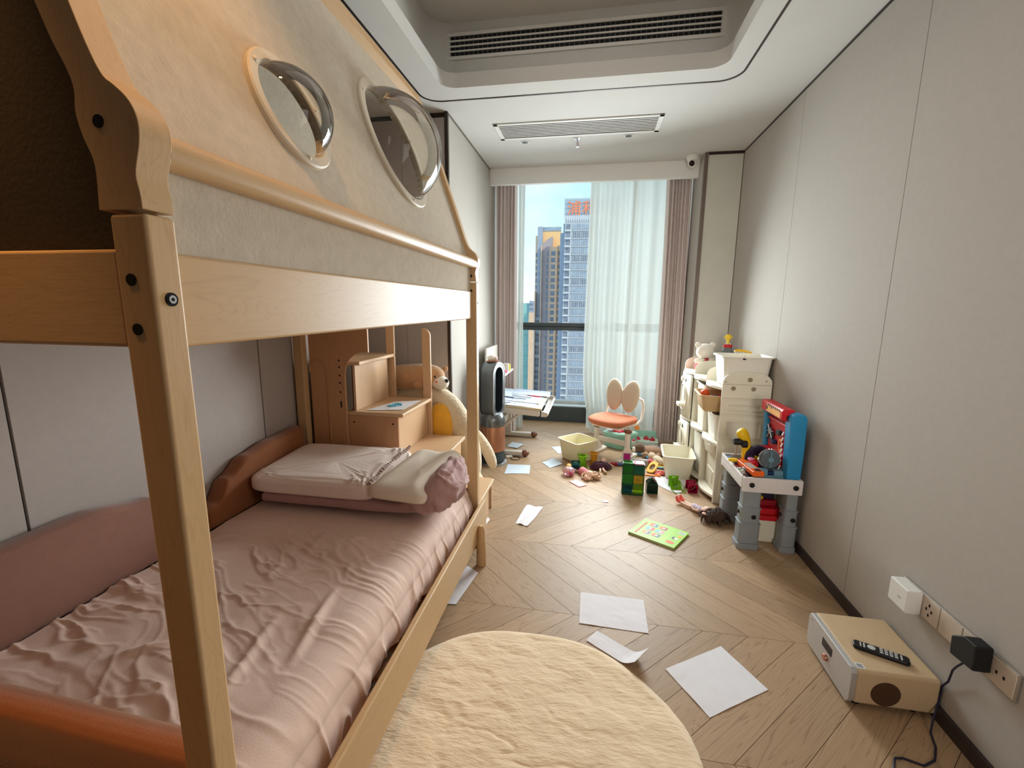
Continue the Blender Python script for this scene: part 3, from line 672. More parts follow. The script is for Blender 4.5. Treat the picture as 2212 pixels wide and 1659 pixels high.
o = mb.build('folded_quilt', quilt, smooth=True, autos=False); tag(o, 'folded mauve quilt under the two pillows with a crumpled end', 'quilt')
# big pillow in a pink cover, loose at its right end
pilm = mat('pillow_cover', (242, 222, 210), .75, var=.03, vs=8, sheen=.25, bump=.12, bs=60)
def slab(cx, cy, z0, lx, ly, hz, fn=None, rot=0, tilt=0, e1=.22, e2=.42):
    """soft slab: closed superellipsoid surface lx by ly by hz"""
    def f(u, v):
        a = 2*PI*u; b = -PI/2+PI*v
        cp = lambda t, p: math.copysign(abs(t)**p, t)
        x = cp(math.cos(b), e1)*cp(math.cos(a), .22)*lx/2; y = cp(math.cos(b), e1)*cp(math.sin(a), .22)*ly/2; z = cp(math.sin(b), e2)*hz/2
        if fn: x, y, z = fn(x, y, z)
        c, s = math.cos(rot), math.sin(rot)
        return (cx+x*c-y*s, cy+x*s+y*c, z0+hz/2+z+tilt*y)
    return f
def pill(x, y, z):
    k = max(0, min(1, (x+.02)/.3))
    if z > 0: z += k*.010*(max(0, 1-abs(fbm(x*16+y*6, y*3, 2))*3))**2+.004*max(0, 1-abs(fbm(x*5, y*20, 7))*6)*(1 if y < -.1 else .3)
    z *= 1-.25*max(0, (x-.28)/.1) if x > .28 else 1
    return x, y, z
mb = MB(); mb.grid(slab(-1.30, 2.06, .500, .68, .50, .088, pill, tilt=.06), 120, 60)
pw = mb.build('pillow', pilm, smooth=True, autos=False); tag(pw, 'wide pink beige pillow in a cotton cover with a ruched edge', 'pillow')
fr = MB(); vs = []; fs = []; n = 120
for i in range(n+1):
    t = i/n; y = 1.835+t*.48; x = -.998-.012*math.sin(t*PI)
    z = .588+.06*(y-2.075)+.004*math.sin(t*20)
    w_ = .010+.004*math.sin(t*n*1.1); vs += [(x-w_, y, z-.002), (x, y, z+.007+.003*math.sin(t*n*.9)), (x+w_, y, z-.004)]
for i in range(n): fs += [(3*i, 3*i+3, 3*i+4, 3*i+1), (3*i+1, 3*i+4, 3*i+5, 3*i+2)]
fr.add(vs, fs); fr.build('ruched_edge', mat('ruche', (176, 148, 138), .8), pw, smooth=True, autos=False)
foamm = mat('foam_pillow', (234, 220, 202), .85, var=.02, vs=10, bump=.05, bs=200)
def foamf(x, y, z):
    t = (x+.14)/.28; top = .10*math.exp(-((t-.80)/.20)**2)+.075*math.exp(-((t-.14)/.24)**2)+.052*math.exp(-((t-.5)/.30)**2)
    return x, y, (z/.0475)*.0475*(top/.10) if z > 0 else z*.8
mb = MB(); mb.grid(slab(-.822, 2.03, .515, .30, .50, .095, foamf, rot=-.10, tilt=.05), 80, 60)
o = mb.build('pillow', foamm, smooth=True, autos=False); tag(o, 'bare cream memory foam pillow with a wavy profile', 'pillow')

# ------------------------------------------------------------------ staircase cabinet at the head of the bed
st = thing('storage_staircase', 'light beech staircase cabinet of four treads at the head of the bunk bed', 'staircase', (-1.15, 2.65, 0))
def sp(mb, name, m, bevel=.003, **k): return mb.build(name, m, st, bevel=bevel, world=1, **k)
YA, YB = 2.425, 2.90
p = [(-1.655, 0), (-1.43, 0), (-1.43, .93)]+[(-1.30-.13*math.cos(t*PI/2/8), .98+.145*math.sin(t*PI/2/8)) for t in range(9)]+[(-1.275, 1.125), (-1.275, 1.32), (-1.655, 1.32)]
mb = MB(); mb.prism(p, 2.405, 2.423, 'Y'); sp(mb, 'side_panel', darkw, .004)
arch = [(-1.66, .30), (-1.535, .30), (-1.535, 1.0)]+[(-1.598+.063*math.cos(t*PI/10), 1.0+.075*math.sin(t*PI/10)) for t in range(11)]+[(-1.66, 1.0)]
mb = MB()
a2 = [(-1.598+(x+1.598)*.86, z*.988) for x, z in arch[2:]]
mb.prism([(-1.545, .30), (-1.535, .30), (-1.535, 1.0)]+[(-1.598+.063*math.cos(t*PI/10), 1.0+.075*math.sin(t*PI/10)) for t in range(11)]+[(-1.598+.053*math.cos(t*PI/10), 1.0+.062*math.sin(t*PI/10)) for t in range(10, -1, -1)], 2.399, 2.406, 'Y'); sp(mb, 'arch_moulding', darkw, .002)
for k, z in enumerate((1.075, 1.035, .985, .94, .885)):
    mb = MB(); mb.cyl((-1.462, 2.4035, z), (-1.462, 2.406, z), .0055, n=12); sp(mb, 'peg_hole', holem, 0)
sp(bx((-1.466, 2.4035, .79), (-1.457, 2.406, .83)), 'peg_slot', holem, .001)
for x0, x1, zt, zb in ((-1.43, -1.112, .742, 0), (-1.112, -.868, .482, 0), (-.868, -.645, .215, 0)):
    sp(bx((x0, YA, zb), (x1, YA+.018, zt)), 'side_board', darkw, .002); sp(bx((x0, YB-.018, zb), (x1, YB, zt)), 'side_board', stairw['X'], .002)
for x in (-1.395, -1.145):
    mb = MB(); mb.cyl((x, YA-.002, .70), (x, YA+.01, .70), .0055, n=12); sp(mb, 'screw_hole', holem, 0)
sp(bx((-1.66, YA, 1.045), (-1.345, YB+.03, 1.068)), 'tread', stairw['Y'], .006, seg=3)
sp(bx((-1.44, YA-.004, .742), (-1.080, YB+.008, .765)), 'tread', stairw['Y'], .006, seg=3)
sp(bx((-1.12, YA-.004, .482), (-.838, YB+.008, .505)), 'tread', stairw['Y'], .006, seg=3)
sp(bx((-.88, YA-.0, .215), (-.618, 2.84, .238)), 'tread', stairw['Y'], .006, seg=3)
for x, z0, z1 in ((-1.385, .765, 1.045), (-1.115, .505, .742), (-.866, .238, .482)):
    sp(bx((x-.016, YA+.018, z0), (x, YB-.018, z1)), 'riser', stairw['Z'], .002)
sp(bx((-.661, YA+.018, 0), (-.645, YB-.15, .215)), 'riser', stairw['Z'], .002)
sp(bx((-.661, 2.755, 0), (-.645, 2.79, .215)), 'riser', stairw['Z'], .002)
mb = MB(); mb.cyl((-.93, 2.55, .5), (-.93, 2.55, .5055), .006, n=12); sp(mb, 'screw_hole', holem, 0)
def rail_plank(x0, x1, z0, z1, y0, y1, name='handrail'):
    r = (x1-x0)*.85; mb = MB(); mb.prism([(x0, z0), (x1, z0), (x1, z1-r)]+[(x1-r+r*math.cos(t*PI/16), z1-r+r*math.sin(t*PI/16)) for t in range(1, 9)]+[(x0, z1)], y0, y1, 'Y'); sp(mb, name, stairw['Z'], .004)
rail_plank(-1.142, -1.082, .42, 1.245, YB+.008, YB+.028); rail_plank(-1.405, -1.345, .70, 1.52, YB+.008, YB+.028)
sp(bx((-1.165, 2.64, .505), (-1.120, 2.66, .74)), 'hidden_brace', stairw['Z'], .002)
sp(bx((-1.66, YB-.018, 0), (-1.43, YB, 1.045)), 'back_board', stairw['X'], .002)

# ------------------------------------------------------------------ sheets of paper
def sheet_of_paper(name, label, pts, z, m=paperm, curl=None, group=None, n=10, cat='paper'):
    c = [Vector((p[0], p[1], 0)) for p in pts]; mb = MB()
    ctr = sum(c, Vector())/4
    def fn(u, v):
        p = (c[0]*(1-u)+c[1]*u)*(1-v)+(c[3]*(1-u)+c[2]*u)*v-ctr
        h = .0016*(1+fbm(p.x*14+z*30, p.y*14, len(label)))+.0004
        if curl: h += curl(u, v)
        return (p.x, p.y, h)
    mb.grid(fn, n, n); o = mb.build(name, m, solid=.0006); o.location = (ctr.x, ctr.y, z); tag(o, label, cat, group); return o
sheet_of_paper('paper_sheet', 'white sheet lying beyond the torn strip, edge almost along the floorboards', [(-.0044, 2.0443), (.2977, 2.0404), (.2948, 1.8119), (-.0047, 1.8198)], 0.0005)
sheet_of_paper('paper_sheet', 'large white sheet nearest the wooden sound box', [(.5845, 1.790), (.6978, 1.5916), (.4544, 1.4303), (.3357, 1.6223)], 0.0005)
sheet_of_paper('torn_paper_strip', 'torn white strip with one end curling up beside the rug', [(.073, 1.787), (.275, 1.655), (.215, 1.590), (.028, 1.719)], 0.0007, curl=lambda u, v: .05*max(0, u-.72)**1.5/.15*(1.2-.4*v), n=16)
sheet_of_paper('paper_tissue', 'crumpled thin paper piece alone on the floor by the lowest tread', [(-.407, 2.969), (-.289, 2.947), (-.357, 2.661), (-.44, 2.689)], 0.0005, curl=lambda u, v: .004*(1+math.sin(9*u+4*v)))
sheet_of_paper('paper_scrap', 'tiny white scrap on the floor before the magnetic tile block', [(.118, 3.165), (.165, 3.160), (.170, 3.13), (.135, 3.125)], 0.0005, n=3)
sheet_of_paper('paper_sheet', 'pale blue sheet on the floor beside the bladeless fan', [(-.696, 3.766), (-.493, 3.784), (-.473, 3.579), (-.68, 3.537)], 0.0005, paperb)
sheet_of_paper('paper_sheet', 'pale sheet with a printed figure just left of the cream bin', [(-.356, 4.35), (-.20, 4.415), (-.10, 4.25), (-.27, 4.155)], 0.0005, paperb)
sheet_of_paper('paper_sheet', 'pale folded sheet on the floor in front of the desk, left of the toys', [(-.399, 3.874), (-.306, 3.979), (-.215, 3.852), (-.314, 3.752)], 0.0005, paperb, curl=lambda u, v: .012*u*u)
sheet_of_paper('paper_sheet', 'pale sheet lying across the nearer desk foot', [(-.80, 4.28), (-.77, 4.43), (-.635, 4.36), (-.687, 4.22)], 0.0005, paperb, curl=lambda u, v: .006*v)
sheet_of_paper('paper_sheet', 'grey white sheet half hidden under the low bed rail', [(-.66, 1.83), (-.585, 1.841), (-.545, 2.11), (-.62, 2.16)], 0.0005)
sheet_of_paper('paper_sheet', 'white sheet sticking out under the lowest stair tread', [(-.635, 2.56), (-.615, 2.70), (-.638, 2.735), (-.643, 2.60)], 0.0005, curl=lambda u, v: .004*u)
sheet_of_paper('paper_sheet', 'white sheet with a bent corner under the lime and crimson toys', [(.56, 3.54), (.572, 3.75), (.83, 3.69), (.70, 3.37)], 0.0005, curl=lambda u, v: .05*max(0, u-.7)*max(0, v-.35), n=14)
sheet_of_paper('paper_sheet', 'white sheet left lying on the window step', [(-.713, 5.50), (-.589, 5.51), (-.568, 5.425), (-.686, 5.42)], .1945)
dr = sheet_of_paper('drawing', 'sheet with a blue crayon scribble on the middle stair tread', [(-1.335, 2.46), (-1.12, 2.52), (-1.115, 2.80), (-1.27, 2.73)], .7655)
mb = MB(); q = [(.06+.03*math.cos(t*.9)+.02*math.cos(t*2.3)*((t % 5)/4), .03*math.sin(t*.9)+.018*math.sin(t*3.1)) for t in range(42)]
mb.tube([(-.06+x*.9, -.02+y*1.2+.3*x, .0052) for x, y in q], .0028, 5); mb.build('crayon_scribble', mat('crayon_blue', (96, 176, 200), .8), dr, smooth=True)
# crumpled paper behind the drawing end is left out

# ------------------------------------------------------------------ big plush animal behind the stairs
fur_tan = mat('plush_tan', (204, 158, 116), .95, var=.06, vs=25, bump=.4, bs=160, sheen=.5)
fur_cream = mat('plush_cream', (226, 208, 178), .95, var=.07, vs=35, bump=.9, bs=55, sheen=.5)
fur_white = mat('plush_white', (238, 230, 216), .95, var=.03, vs=25, bump=.3, bs=160, sheen=.5)
pk = mat('plush_pink', (230, 150, 140), .9)
dog = thing('plush_dog', 'tan plush dog with a cream muzzle resting on the fleece toy', 'plush toy', (-1.25, 3.06, .80))
def dp(mb, name, m, **k): return mb.build(name, m, dog, smooth=True, world=1, **k)
mb = MB(); mb.loft([((-1.52, 3.07, .865), (.03, .03)), ((-1.48, 3.07, .868), (.075, .075)), ((-1.40, 3.07, .875), (.095, .085)), ((-1.28, 3.07, .885), (.10, .085)), ((-1.18, 3.06, .893), (.095, .083)), ((-1.10, 3.05, .896), (.083, .075)), ((-1.055, 3.045, .89), (.06, .055)), ((-1.035, 3.04, .885), (.02, .02))], 24); dp(mb, 'head', fur_tan, sub=1)
mb = MB(); mb.ball((-1.055, 3.03, .853), (.062, .062, .050), 20); dp(mb, 'muzzle', fur_white)
mb = MB(); mb.ball((-1.003, 3.01, .872), (.016, .016, .014), 14); dp(mb, 'nose', blackm)
mb = MB(); mb.ball((-1.075, 2.973, .905), .0085, 12); dp(mb, 'eye', blackm)
mb = MB(); mb.ball((-1.065, 2.972, .868), (.013, .004, .009), 12); dp(mb, 'cheek', pk)
mb = MB(); mb.ball((-1.205, 2.975, .838), (.035, .02, .030), 14); dp(mb, 'ear', fur_tan)
mb = MB(); mb.ball((-1.04, 3.10, .945), (.02, .015, .022), 12); dp(mb, 'ear', fur_tan)
toy = thing('plush_long_toy', 'cream fleece plush with a long arm hanging to the floor past the bed post', 'plush toy', (-1.0, 3.08, 0))
def tp(mb, name, m, **k): return mb.build(name, m, toy, smooth=True, world=1, **k)
path = [(-1.50, 3.11, .74), (-1.36, 3.11, .755), (-1.22, 3.10, .765), (-1.10, 3.08, .755), (-1.01, 3.06, .70), (-.945, 3.05, .61), (-.895, 3.05, .50), (-.865, 3.06, .40), (-.85, 3.08, .30), (-.845, 3.10, .20), (-.85, 3.12, .10)]
mb = MB(); mb.loft([(q, r) for q, r in zip(path, (.04, .06, .07, .075, .085, .09, .092, .09, .085, .075, .06))], 22)
bd = tp(mb, 'body', fur_cream, sub=1)
mb = MB(); mb.loft([((-.855, 3.13, .50), .03), ((-.825, 3.20, .42), .042), ((-.80, 3.26, .35), .044), ((-.775, 3.31, .27), .046), ((-.755, 3.35, .19), .046), ((-.742, 3.37, .13), .036), ((-.738, 3.375, .105), .014)], 18); tp(mb, 'arm', fur_cream, sub=1)
mb = MB(); mb.ball((-.86, 3.08, .10), (.11, .10, .10), 20); tp(mb, 'foot', fur_cream)
cu = MB(); cu.ball((-1.045, 2.985, .565), (.105, .055, .15), 24)
o = cu.build('round_cushion', mat('plush_yellow', (238, 176, 56), .9, var=.05, vs=20, bump=.2, bs=120, sheen=.4), smooth=True); tag(o, 'orange yellow round plush cushion squeezed between stairs and fleece toy', 'cushion')

# ------------------------------------------------------------------ bladeless fan and purifier
fan = thing('bladeless_fan', 'grey and copper bladeless fan tower with an oval loop and clear water base', 'fan', (-.841, 3.80, 0), math.radians(-20))
nick = mat('gunmetal', (112, 116, 118), .28, .75, var=.04); copper = mat('copper_satin', (176, 122, 92), .35, .55, var=.05); dark_in = mat('fan_inner', (50, 58, 64), .35, .3)
tank = clear('water_tank', (150, 166, 172), gloss=.2, body=.25)
MB().lathe([(.128, .0), (.130, .006), (.126, .016), (.112, .020)], n=40).build('base', steel, fan, smooth=True)
tk = MB().lathe([(.110, .020), (.113, .04), (.113, .10), (.108, .122)], n=40).build('water_tank', tank, fan, smooth=True)
MB().lathe([(.085, .022), (.09, .06), (.07, .085)], n=32).build('tank_core', mat('tank_core', (60, 72, 78), .3), tk, smooth=True)
MB().lathe([(.108, .122), (.112, .126), (.112, .345), (.110, .35)], n=40).build('copper_column', copper, fan, smooth=True)
MB().box((-.0015, -.1132, .126), (.0015, -.1115, .345)).build('column_seam', dark_in, fan)
MB().lathe([(.111, .35), (.112, .36), (.110, .41), (.102, .44), (.088, .462)], n=40).build('collar', nick, fan, smooth=True)
def stadium(hw, z0, z1, n=12):
    r = hw; out = []
    for i in range(n+1): a = PI*i/n; out.append((r*math.cos(a), z1-r+r*math.sin(a)))
    for i in range(n+1): a = PI+PI*i/n; out.append((r*math.cos(a), z0+r+r*math.sin(a)))
    return out
def loop(x0, x1, ro, ri, zo, zi, name, m):
    A = stadium(ro, *zo); B = stadium(ri, *zi); n = len(A); mb = MB()
    vs = [(x0, y, z) for y, z in A]+[(x1, y, z) for y, z in A]+[(x1, y, z) for y, z in B]+[(x0, y, z) for y, z in B]
    fs = []
    for k in range(4):
        for i in range(n): j = (i+1) % n; k2 = (k+1) % 4; fs.append((k*n+i, k*n+j, k2*n+j, k2*n+i))
    mb.add(vs, fs); return mb.build(name, m, fan, bevel=.004)
loop(-.075, -.055, .098, .080, (.425, .918), (.445, .90), 'rear_rim', dark_in)
loop(-.055, .060, .103, .066, (.420, .922), (.462, .882), 'loop', nick)
loop(.060, .068, .1005, .088, (.423, .919), (.438, .904), 'front_rim', mat('fan_rim', (150, 154, 156), .35, .7)); loop(.060, .066, .0885, .060, (.437, .905), (.468, .876), 'front_lip', nick)
loop(-.05, .066, .067, .056, (.460, .884), (.472, .872), 'inner_lip', dark_in)
mb = MB(); mb.prism(stadium(.075, .45, .893), -.062, -.05, 'X'); mb.build('rear_panel', dark_in, fan)
slp = thing('fluffy_slipper', 'small pink fluffy baby shoe lying on top of the fan', 'shoe', (-.84, 3.80, .9225), .35)
MB().prism(ell(0, 0, .055, .03, 20, 2.5), 0, .008).build('sole', mat('shoe_sole', (178, 128, 108), .8), slp)
MB().ball((-.012, 0, .030), (.042, .028, .026), 18).build('upper', fur_white, slp, smooth=True); MB().ball((.018, .0, .026), (.026, .026, .020), 14).build('toe_tuft', mat('plush_blush', (224, 196, 184), .95, bump=.6, bs=90), slp, smooth=True)
plug = thing('power_plug', 'white plug with a black cord loop on the floor behind the fan', 'plug', (-.72, 3.96, 0), .5)
MB().box((-.03, -.02, 0), (.03, .02, .016)).build('plug_body', white, plug, bevel=.004)
MB().tube([(.03+.05*math.sin(t*.4)+.02*t*.1, -.03+.05*math.cos(t*.4)-.02, .004) for t in range(15)], .003, 6).build('cord', blackm, plug, smooth=True)

# ------------------------------------------------------------------ study desk
deskw = mat('desk_cream', (212, 204, 192), .45, var=.02); capm = mat('cap_brown', (126, 84, 66), .4); deskt = mat('desk_top', (206, 190, 156), .4, var=.03)
desk = thing('study_desk', 'white height adjustable child desk covered with papers by the left drape', 'desk', (-.72, 4.32, 0))
def kp(mb, name, m, bevel=.004, **k): return mb.build(name, m, desk, bevel=bevel, world=1, **k)
for y in (4.02, 4.66):
    mb = MB(); mb.prism(rrect(-.98, y-.03, -.60, y+.03, .012, 4), .012, .05); kp(mb, 'foot', deskw, .008)
    mb = MB(); mb.ball((-.575, y, .032), (.04, .034, .03), 16); kp(mb, 'foot_cap', capm, 0, smooth=True)
    kp(bx((-.90, y-.03, .05), (-.82, y+.03, .42)), 'leg', deskw, .006)
    mb = MB(); mb.cyl((-.575, y-.018, .012), (-.575, y+.018, .012), .0115, n=12); kp(mb, 'caster', blackm, 0, smooth=True)
kp(bx((-.89, 4.05, .20), (-.85, 4.63, .27)), 'cross_bar', deskw, .004)
mb = MB(); mb.cyl((-.62, 3.99, .43), (-.80, 3.99, .27), .014, n=10); kp(mb, 'strut', deskw, 0, smooth=True)
TL = Matrix.Rotation(math.radians(3.5), 4, 'Y'); TL.translation = V(-.72, 0, .485)
def db(lo, hi): return MB().box(lo, hi, TL)
kp(db((-.28, 3.93, .0), (.30, 4.72, .02)), 'desk_top', deskt, .006)
kp(db((-.28, 3.93, -.055), (.285, 3.955, 0)), 'apron', deskw, .004); kp(db((-.28, 4.695, -.055), (.285, 4.72, 0)), 'apron', deskw, .004)
mb = MB(); mb.prism([(.30, -.055), (.35, -.052), (.365, -.035), (.36, -.015), (.30, .0)], 3.93, 3.95, 'Y', TL); kp(mb, 'rail_bracket', deskw, .004)
mb = MB(); mb.prism([(.30, -.055), (.35, -.052), (.365, -.035), (.36, -.015), (.30, .0)], 4.70, 4.72, 'Y', TL); kp(mb, 'rail_bracket', deskw, .004)
mb = MB(); mb.tube([TL @ V(.35, 3.95, -.035), TL @ V(.355, 4.72, -.035)], .012, 10); kp(mb, 'hand_rail', white, 0, smooth=True)
kp(db((.30, 3.95, -.05), (.345, 4.71, -.045)), 'rail_tray', deskw, .002)
sh = kp(bx((-.985, 4.12, .735), (-.80, 4.62, .752)), 'shelf', white, .003); kp(bx((-.99, 4.12, .42), (-.972, 4.62, 1.0)), 'shelf_back', deskw, .003)
kp(bx((-.985, 4.10, .44), (-.83, 4.12, .735)), 'shelf_side', deskw, .003)
for i, (x, y, h, c, lab) in enumerate(((-.83, 4.36, .085, (206, 206, 200), 'pale card standing at the end of the desk shelf'), (-.825, 4.43, .07, (232, 220, 80), 'yellow box standing on the desk shelf'), (-.83, 4.27, .028, (226, 92, 120), 'small pink box lying on the desk shelf'))):
    o = bx((x-.03, y-.014, .7525), (x+.025, y+.014, .7525+h)).build('desk_box', mat('deskbox%d' % i, c, .6), bevel=.003); tag(o, lab, 'box')
def on_desk(lo, n): pass
def desk_paper(label, x0, y0, x1, y1, h, rot, m=paperm, hang=0):
    mb = MB(); c, s = math.cos(rot), math.sin(rot)
    def fn(u, v):
        x = (u-.5)*(x1-x0); y = (v-.5)*(y1-y0); X = (x0+x1)/2+x*c-y*s; Y = (y0+y1)/2+x*s+y*c
        z = .0205+h+.002*(1+fbm(X*9, Y*9, h*900))
        if hang: z += 0 if Y > 3.925 else 0
        return TL @ V(X, Y, z)
    mb.grid(fn, 12, 12); o = mb.build('paper_sheet', m, solid=.0008); tag(o, label, 'paper'); return o
pp = mat('paper_lilac', (196, 206, 228), .8, bump=.2, bs=10)
dp1 = desk_paper('drawing with dark animal marks at the near edge of the desk', -.26, 3.935, .24, 4.20, .001, .03, paperb)
desk_paper('pale sheet in the middle of the desk under the pens', -.22, 4.10, .27, 4.40, .006, -.05, pp)
desk_paper('lilac sheet overhanging the desk corner towards the window', -.06, 4.42, .32, 4.70, .011, .06, pp)
desk_paper('pale sheet at the far left of the desk top', -.25, 4.38, .10, 4.69, .006, .02, paperb)
mb = MB()
for (x, y, rx, ry) in ((-.10, 4.02, .035, .02), (-.05, 4.0, .02, .03), (-.16, 4.0, .012, .016), (-.02, 4.03, .022, .012), (.04, 4.03, .01, .007), (-.13, 4.04, .02, .008)):
    mb.prism(ell(x, y, rx, ry, 12), .0268, .0275, 'Z', TL)
mb.build('ink_marks', mat('ink', (96, 96, 104), .8), dp1, world=0)
for lab, a, b, c in (('grey white marker lying across the desk papers', (-.04, 4.30), (.16, 4.27), (196, 196, 190)), ('red pencil on the desk papers', (.14, 4.37), (.24, 4.36), (206, 52, 62)), ('black pen with a silver cap on the desk papers', (-.14, 4.22), (.0, 4.19), (40, 42, 48)), ('silver grey pen nearest the middle of the desk', (.0, 4.185), (.12, 4.20), (186, 190, 194))):
    mb = MB(); mb.tube([TL @ V(a[0], a[1], .039), TL @ V(a[0]*.95+b[0]*.05, a[1]*.95+b[1]*.05, .039), TL @ V(b[0], b[1], .039)], [.0035, .006, .006], 8)
    o = mb.build('pen', mat('pen_%d%d' % c[:2], c, .4), smooth=True); tag(o, lab, 'pen')

# ------------------------------------------------------------------ child's chair
seatm = mat('seat_terracotta', (188, 112, 80), .85, var=.04, vs=60, bump=.15, bs=300); shellm = mat('back_beige', (198, 180, 158), .85, var=.03, vs=60, bump=.12, bs=300); frm = mat('chair_frame', (228, 218, 206), .4, var=.02)
ch = thing('desk_chair', 'child desk chair with a terracotta seat and two oval beige back pads', 'chair', (.225, 4.19, 0), math.radians(-33))
mb = MB(); mb.loft([((0, 0, .318), (.10, .10)), ((0, 0, .322), (.185, .175)), ((0, 0, .345), (.205, .195)), ((0, 0, .368), (.205, .195)), ((0, 0, .385), (.18, .17)), ((0, 0, .392), (.09, .085))], 40)
for i, v in enumerate(mb.v):                                # squarish seat plan
    x, y, z = v; r = math.hypot(x, y); 
    if r > 1e-6: k = (abs(x/r)**4+abs(y/r)**4)**-.25; k = 1+(k-1)*.75; mb.v[i] = (x*k, y*k, z+.012*(x/.2)**2)
mb.build('seat', seatm, ch, smooth=True, sub=1)
MB().box((-.15, -.13, .30), (.15, .13, .322)).build('seat_pan', frm, ch, bevel=.01)
for s in (-1, 1):
    M = Matrix.Translation((s*.092-.012, .185, .562)) @ Matrix.Rotation(s*.10, 4, 'Y') @ Matrix.Rotation(-.16, 4, 'X')
    prof = []
    for i in range(36):
        a = 2*PI*i/36; x = .082*math.cos(a); z = .157*math.sin(a); x -= s*.018*(math.cos(a)*s < 0)*max(0, -math.cos(a)*s)**2; prof.append((x, z))
    mb = MB(); n = 36; vs = []; fs = []
    for k, (sc, y) in enumerate(((.0, -.030), (.55, -.028), (.86, -.022), (.985, -.008), (1, .006), (.95, .016), (.0, .022))):
        vs += [(x*max(sc, .02), y+.10*(x*.9)**2/.01*.02, z*max(sc, .02)) for x, z in prof]
    for k in range(6):
        for i in range(n): fs.append((k*n+i, k*n+(i+1) % n, (k+1)*n+(i+1) % n, (k+1)*n+i))
    mb.add(vs, fs, M); mb.build('back_pad', shellm, ch, smooth=True, sub=1)
    mb = MB(); mb.tube([V(s*.14, .05, .31), V(s*.175, .14, .315), V(s*.19, .205, .35), V(s*.19, .235, .46), V(s*.175, .235, .53), V(s*.12, .215, .56)], .013, 10); mb.build('back_arm', frm, ch, smooth=True)
    mb = MB(); mb.loft([((s*.165, 0, .045), (.026, .02)), ((s*.165, 0, .30), (.026, .02))], 14); mb.build('leg', frm, ch, smooth=True)
    MB().box((s*.165-.03, -.16, .0), (s*.165+.03, .16, .034)).build('foot_bar', frm, ch, bevel=.012, seg=3)
    mb = MB(); mb.prism([(-.10, .034), (.10, .034), (.025, .12), (-.025, .12)], s*.165-.016, s*.165+.016, 'X'); mb.build('foot_gusset', frm, ch, bevel=.006)
    mb = MB(); mb.ball((s*.165, 0, .275), (.042, .032, .026), 14); mb.build('cap', capm, ch, smooth=True)
MB().box((-.15, -.012, .13), (.15, .012, .175)).build('cross_bar', frm, ch, bevel=.005)

# ------------------------------------------------------------------ toy shelf
shelf = thing('toy_shelf', 'cream plastic toy shelf unit with arched dividers along the right wall', 'shelf', (1.05, 3.77, 0))
def hp(mb, name, m=cream2, bevel=.003, **k): return mb.build(name, m, shelf, bevel=bevel, world=1, **k)
def xf(y): return .908-.050*(y-3.26)                       # front line of the unit
XK = 1.222
DV = [3.26, 3.625, 3.955, 4.285]
def side(y, t, x0, ztop, name='divider', x1=XK):
    r = .10; p = [(x0, 0), (x1, 0), (x1, ztop-.07)]
    w = (x1-x0)/2; cx = (x0+x1)/2
    p += [(cx+w*math.copysign(abs(math.cos(a))**.62, math.cos(a)), ztop-.085+.085*abs(math.sin(a))**.8) for a in [PI*i/20 for i in range(1, 20)]]+[(x0, ztop-.085)]
    mb = MB(); mb.prism(p, y, y+t, 'Y'); return hp(mb, name, cream2, .006, seg=3)
side(3.26, .018, .908, .965, 'side_panel', 1.226)
for y in DV[1:3]: side(y, .012, xf(y), .965)
side(DV[3], .014, xf(DV[3]), .965, 'divider', 1.215)
# relief of the near side panel
for z in (.882,): hp(bx((.915, 3.2575, z-.001), (1.215, 3.262, z+.0012)), 'groove', mat('groove', (176, 168, 148), .6), 0)
for z in (.792, .676, .475): hp(bx((.915, 3.250, z-.006), (1.205, 3.262, z+.004)), 'rib', cream2, .003)
def relief(x0, z0, x1, z1):
    n = 6; a = rrect(x0, z0, x1, z1, .012, 4); b = rrect(x0+.012, z0+.012, x1-.012, z1-.012, .008, 4); k = len(a); mb = MB()
    mb.add([(x, 3.250, z) for x, z in a]+[(x, 3.250, z) for x, z in b]+[(x, 3.262, z) for x, z in a]+[(x, 3.262, z) for x, z in b], [(i, (i+1) % k, (i+1) % k+k, i+k) for i in range(k)]+[(i, (i+1) % k, (i+1) % k+2*k, i+2*k) for i in range(k)]+[(i+k, (i+1) % k+k, (i+1) % k+3*k, i+3*k) for i in range(k)])
    hp(mb, 'relief', cream2, .002)
relief(.955, .70, 1.178, .75); relief(.945, .50, 1.182, .63); relief(.945, .28, 1.182, .44); relief(.945, .05, 1.182, .24)
for x, z, dk in ((1.081, .917, 1), (.979, .853, 1), (1.047, .852, 0), (1.109, .853, 1), (1.176, .852, 0)):
    mb = MB(); mb.cyl((x, 3.256, z), (x, 3.264, z), .0155, n=20); hp(mb, 'plug_hole' if dk else 'plug_cap', mat('plug_dark', (150, 138, 112), .7) if dk else cream2, .002)
for x, z in ((.927, .897), (1.185, .91)):
    mb = MB(); mb.cyl((x, 3.2575, z), (x, 3.262, z), .005, n=12); hp(mb, 'peg', mat('plug_dark', (150, 138, 112), .7), 0)
# shelves with bowed fronts
def board(y0, y1, z, name='shelf_board', bow=.045):
    p = [(XK, y0), (XK, y1)]+[(xf(y0+(y1-y0)*t)-bow*math.sin(PI*t)+.006, y0+(y1-y0)*t) for t in [1-i/12 for i in range(13)]]
    mb = MB(); mb.prism(p, z-.022, z, 'Z'); hp(mb, name, cream2, .004)
for a, b in ((DV[0]+.018, DV[1]), (DV[1]+.012, DV[2]), (DV[2]+.012, DV[3])):
    for z in (.855, .445, .055): board(a, b, z)
bm_ = bx((XK-.012, 3.28, .0), (XK, 4.28, .86)); hp(bm_, 'back_panel', cream2, 0)
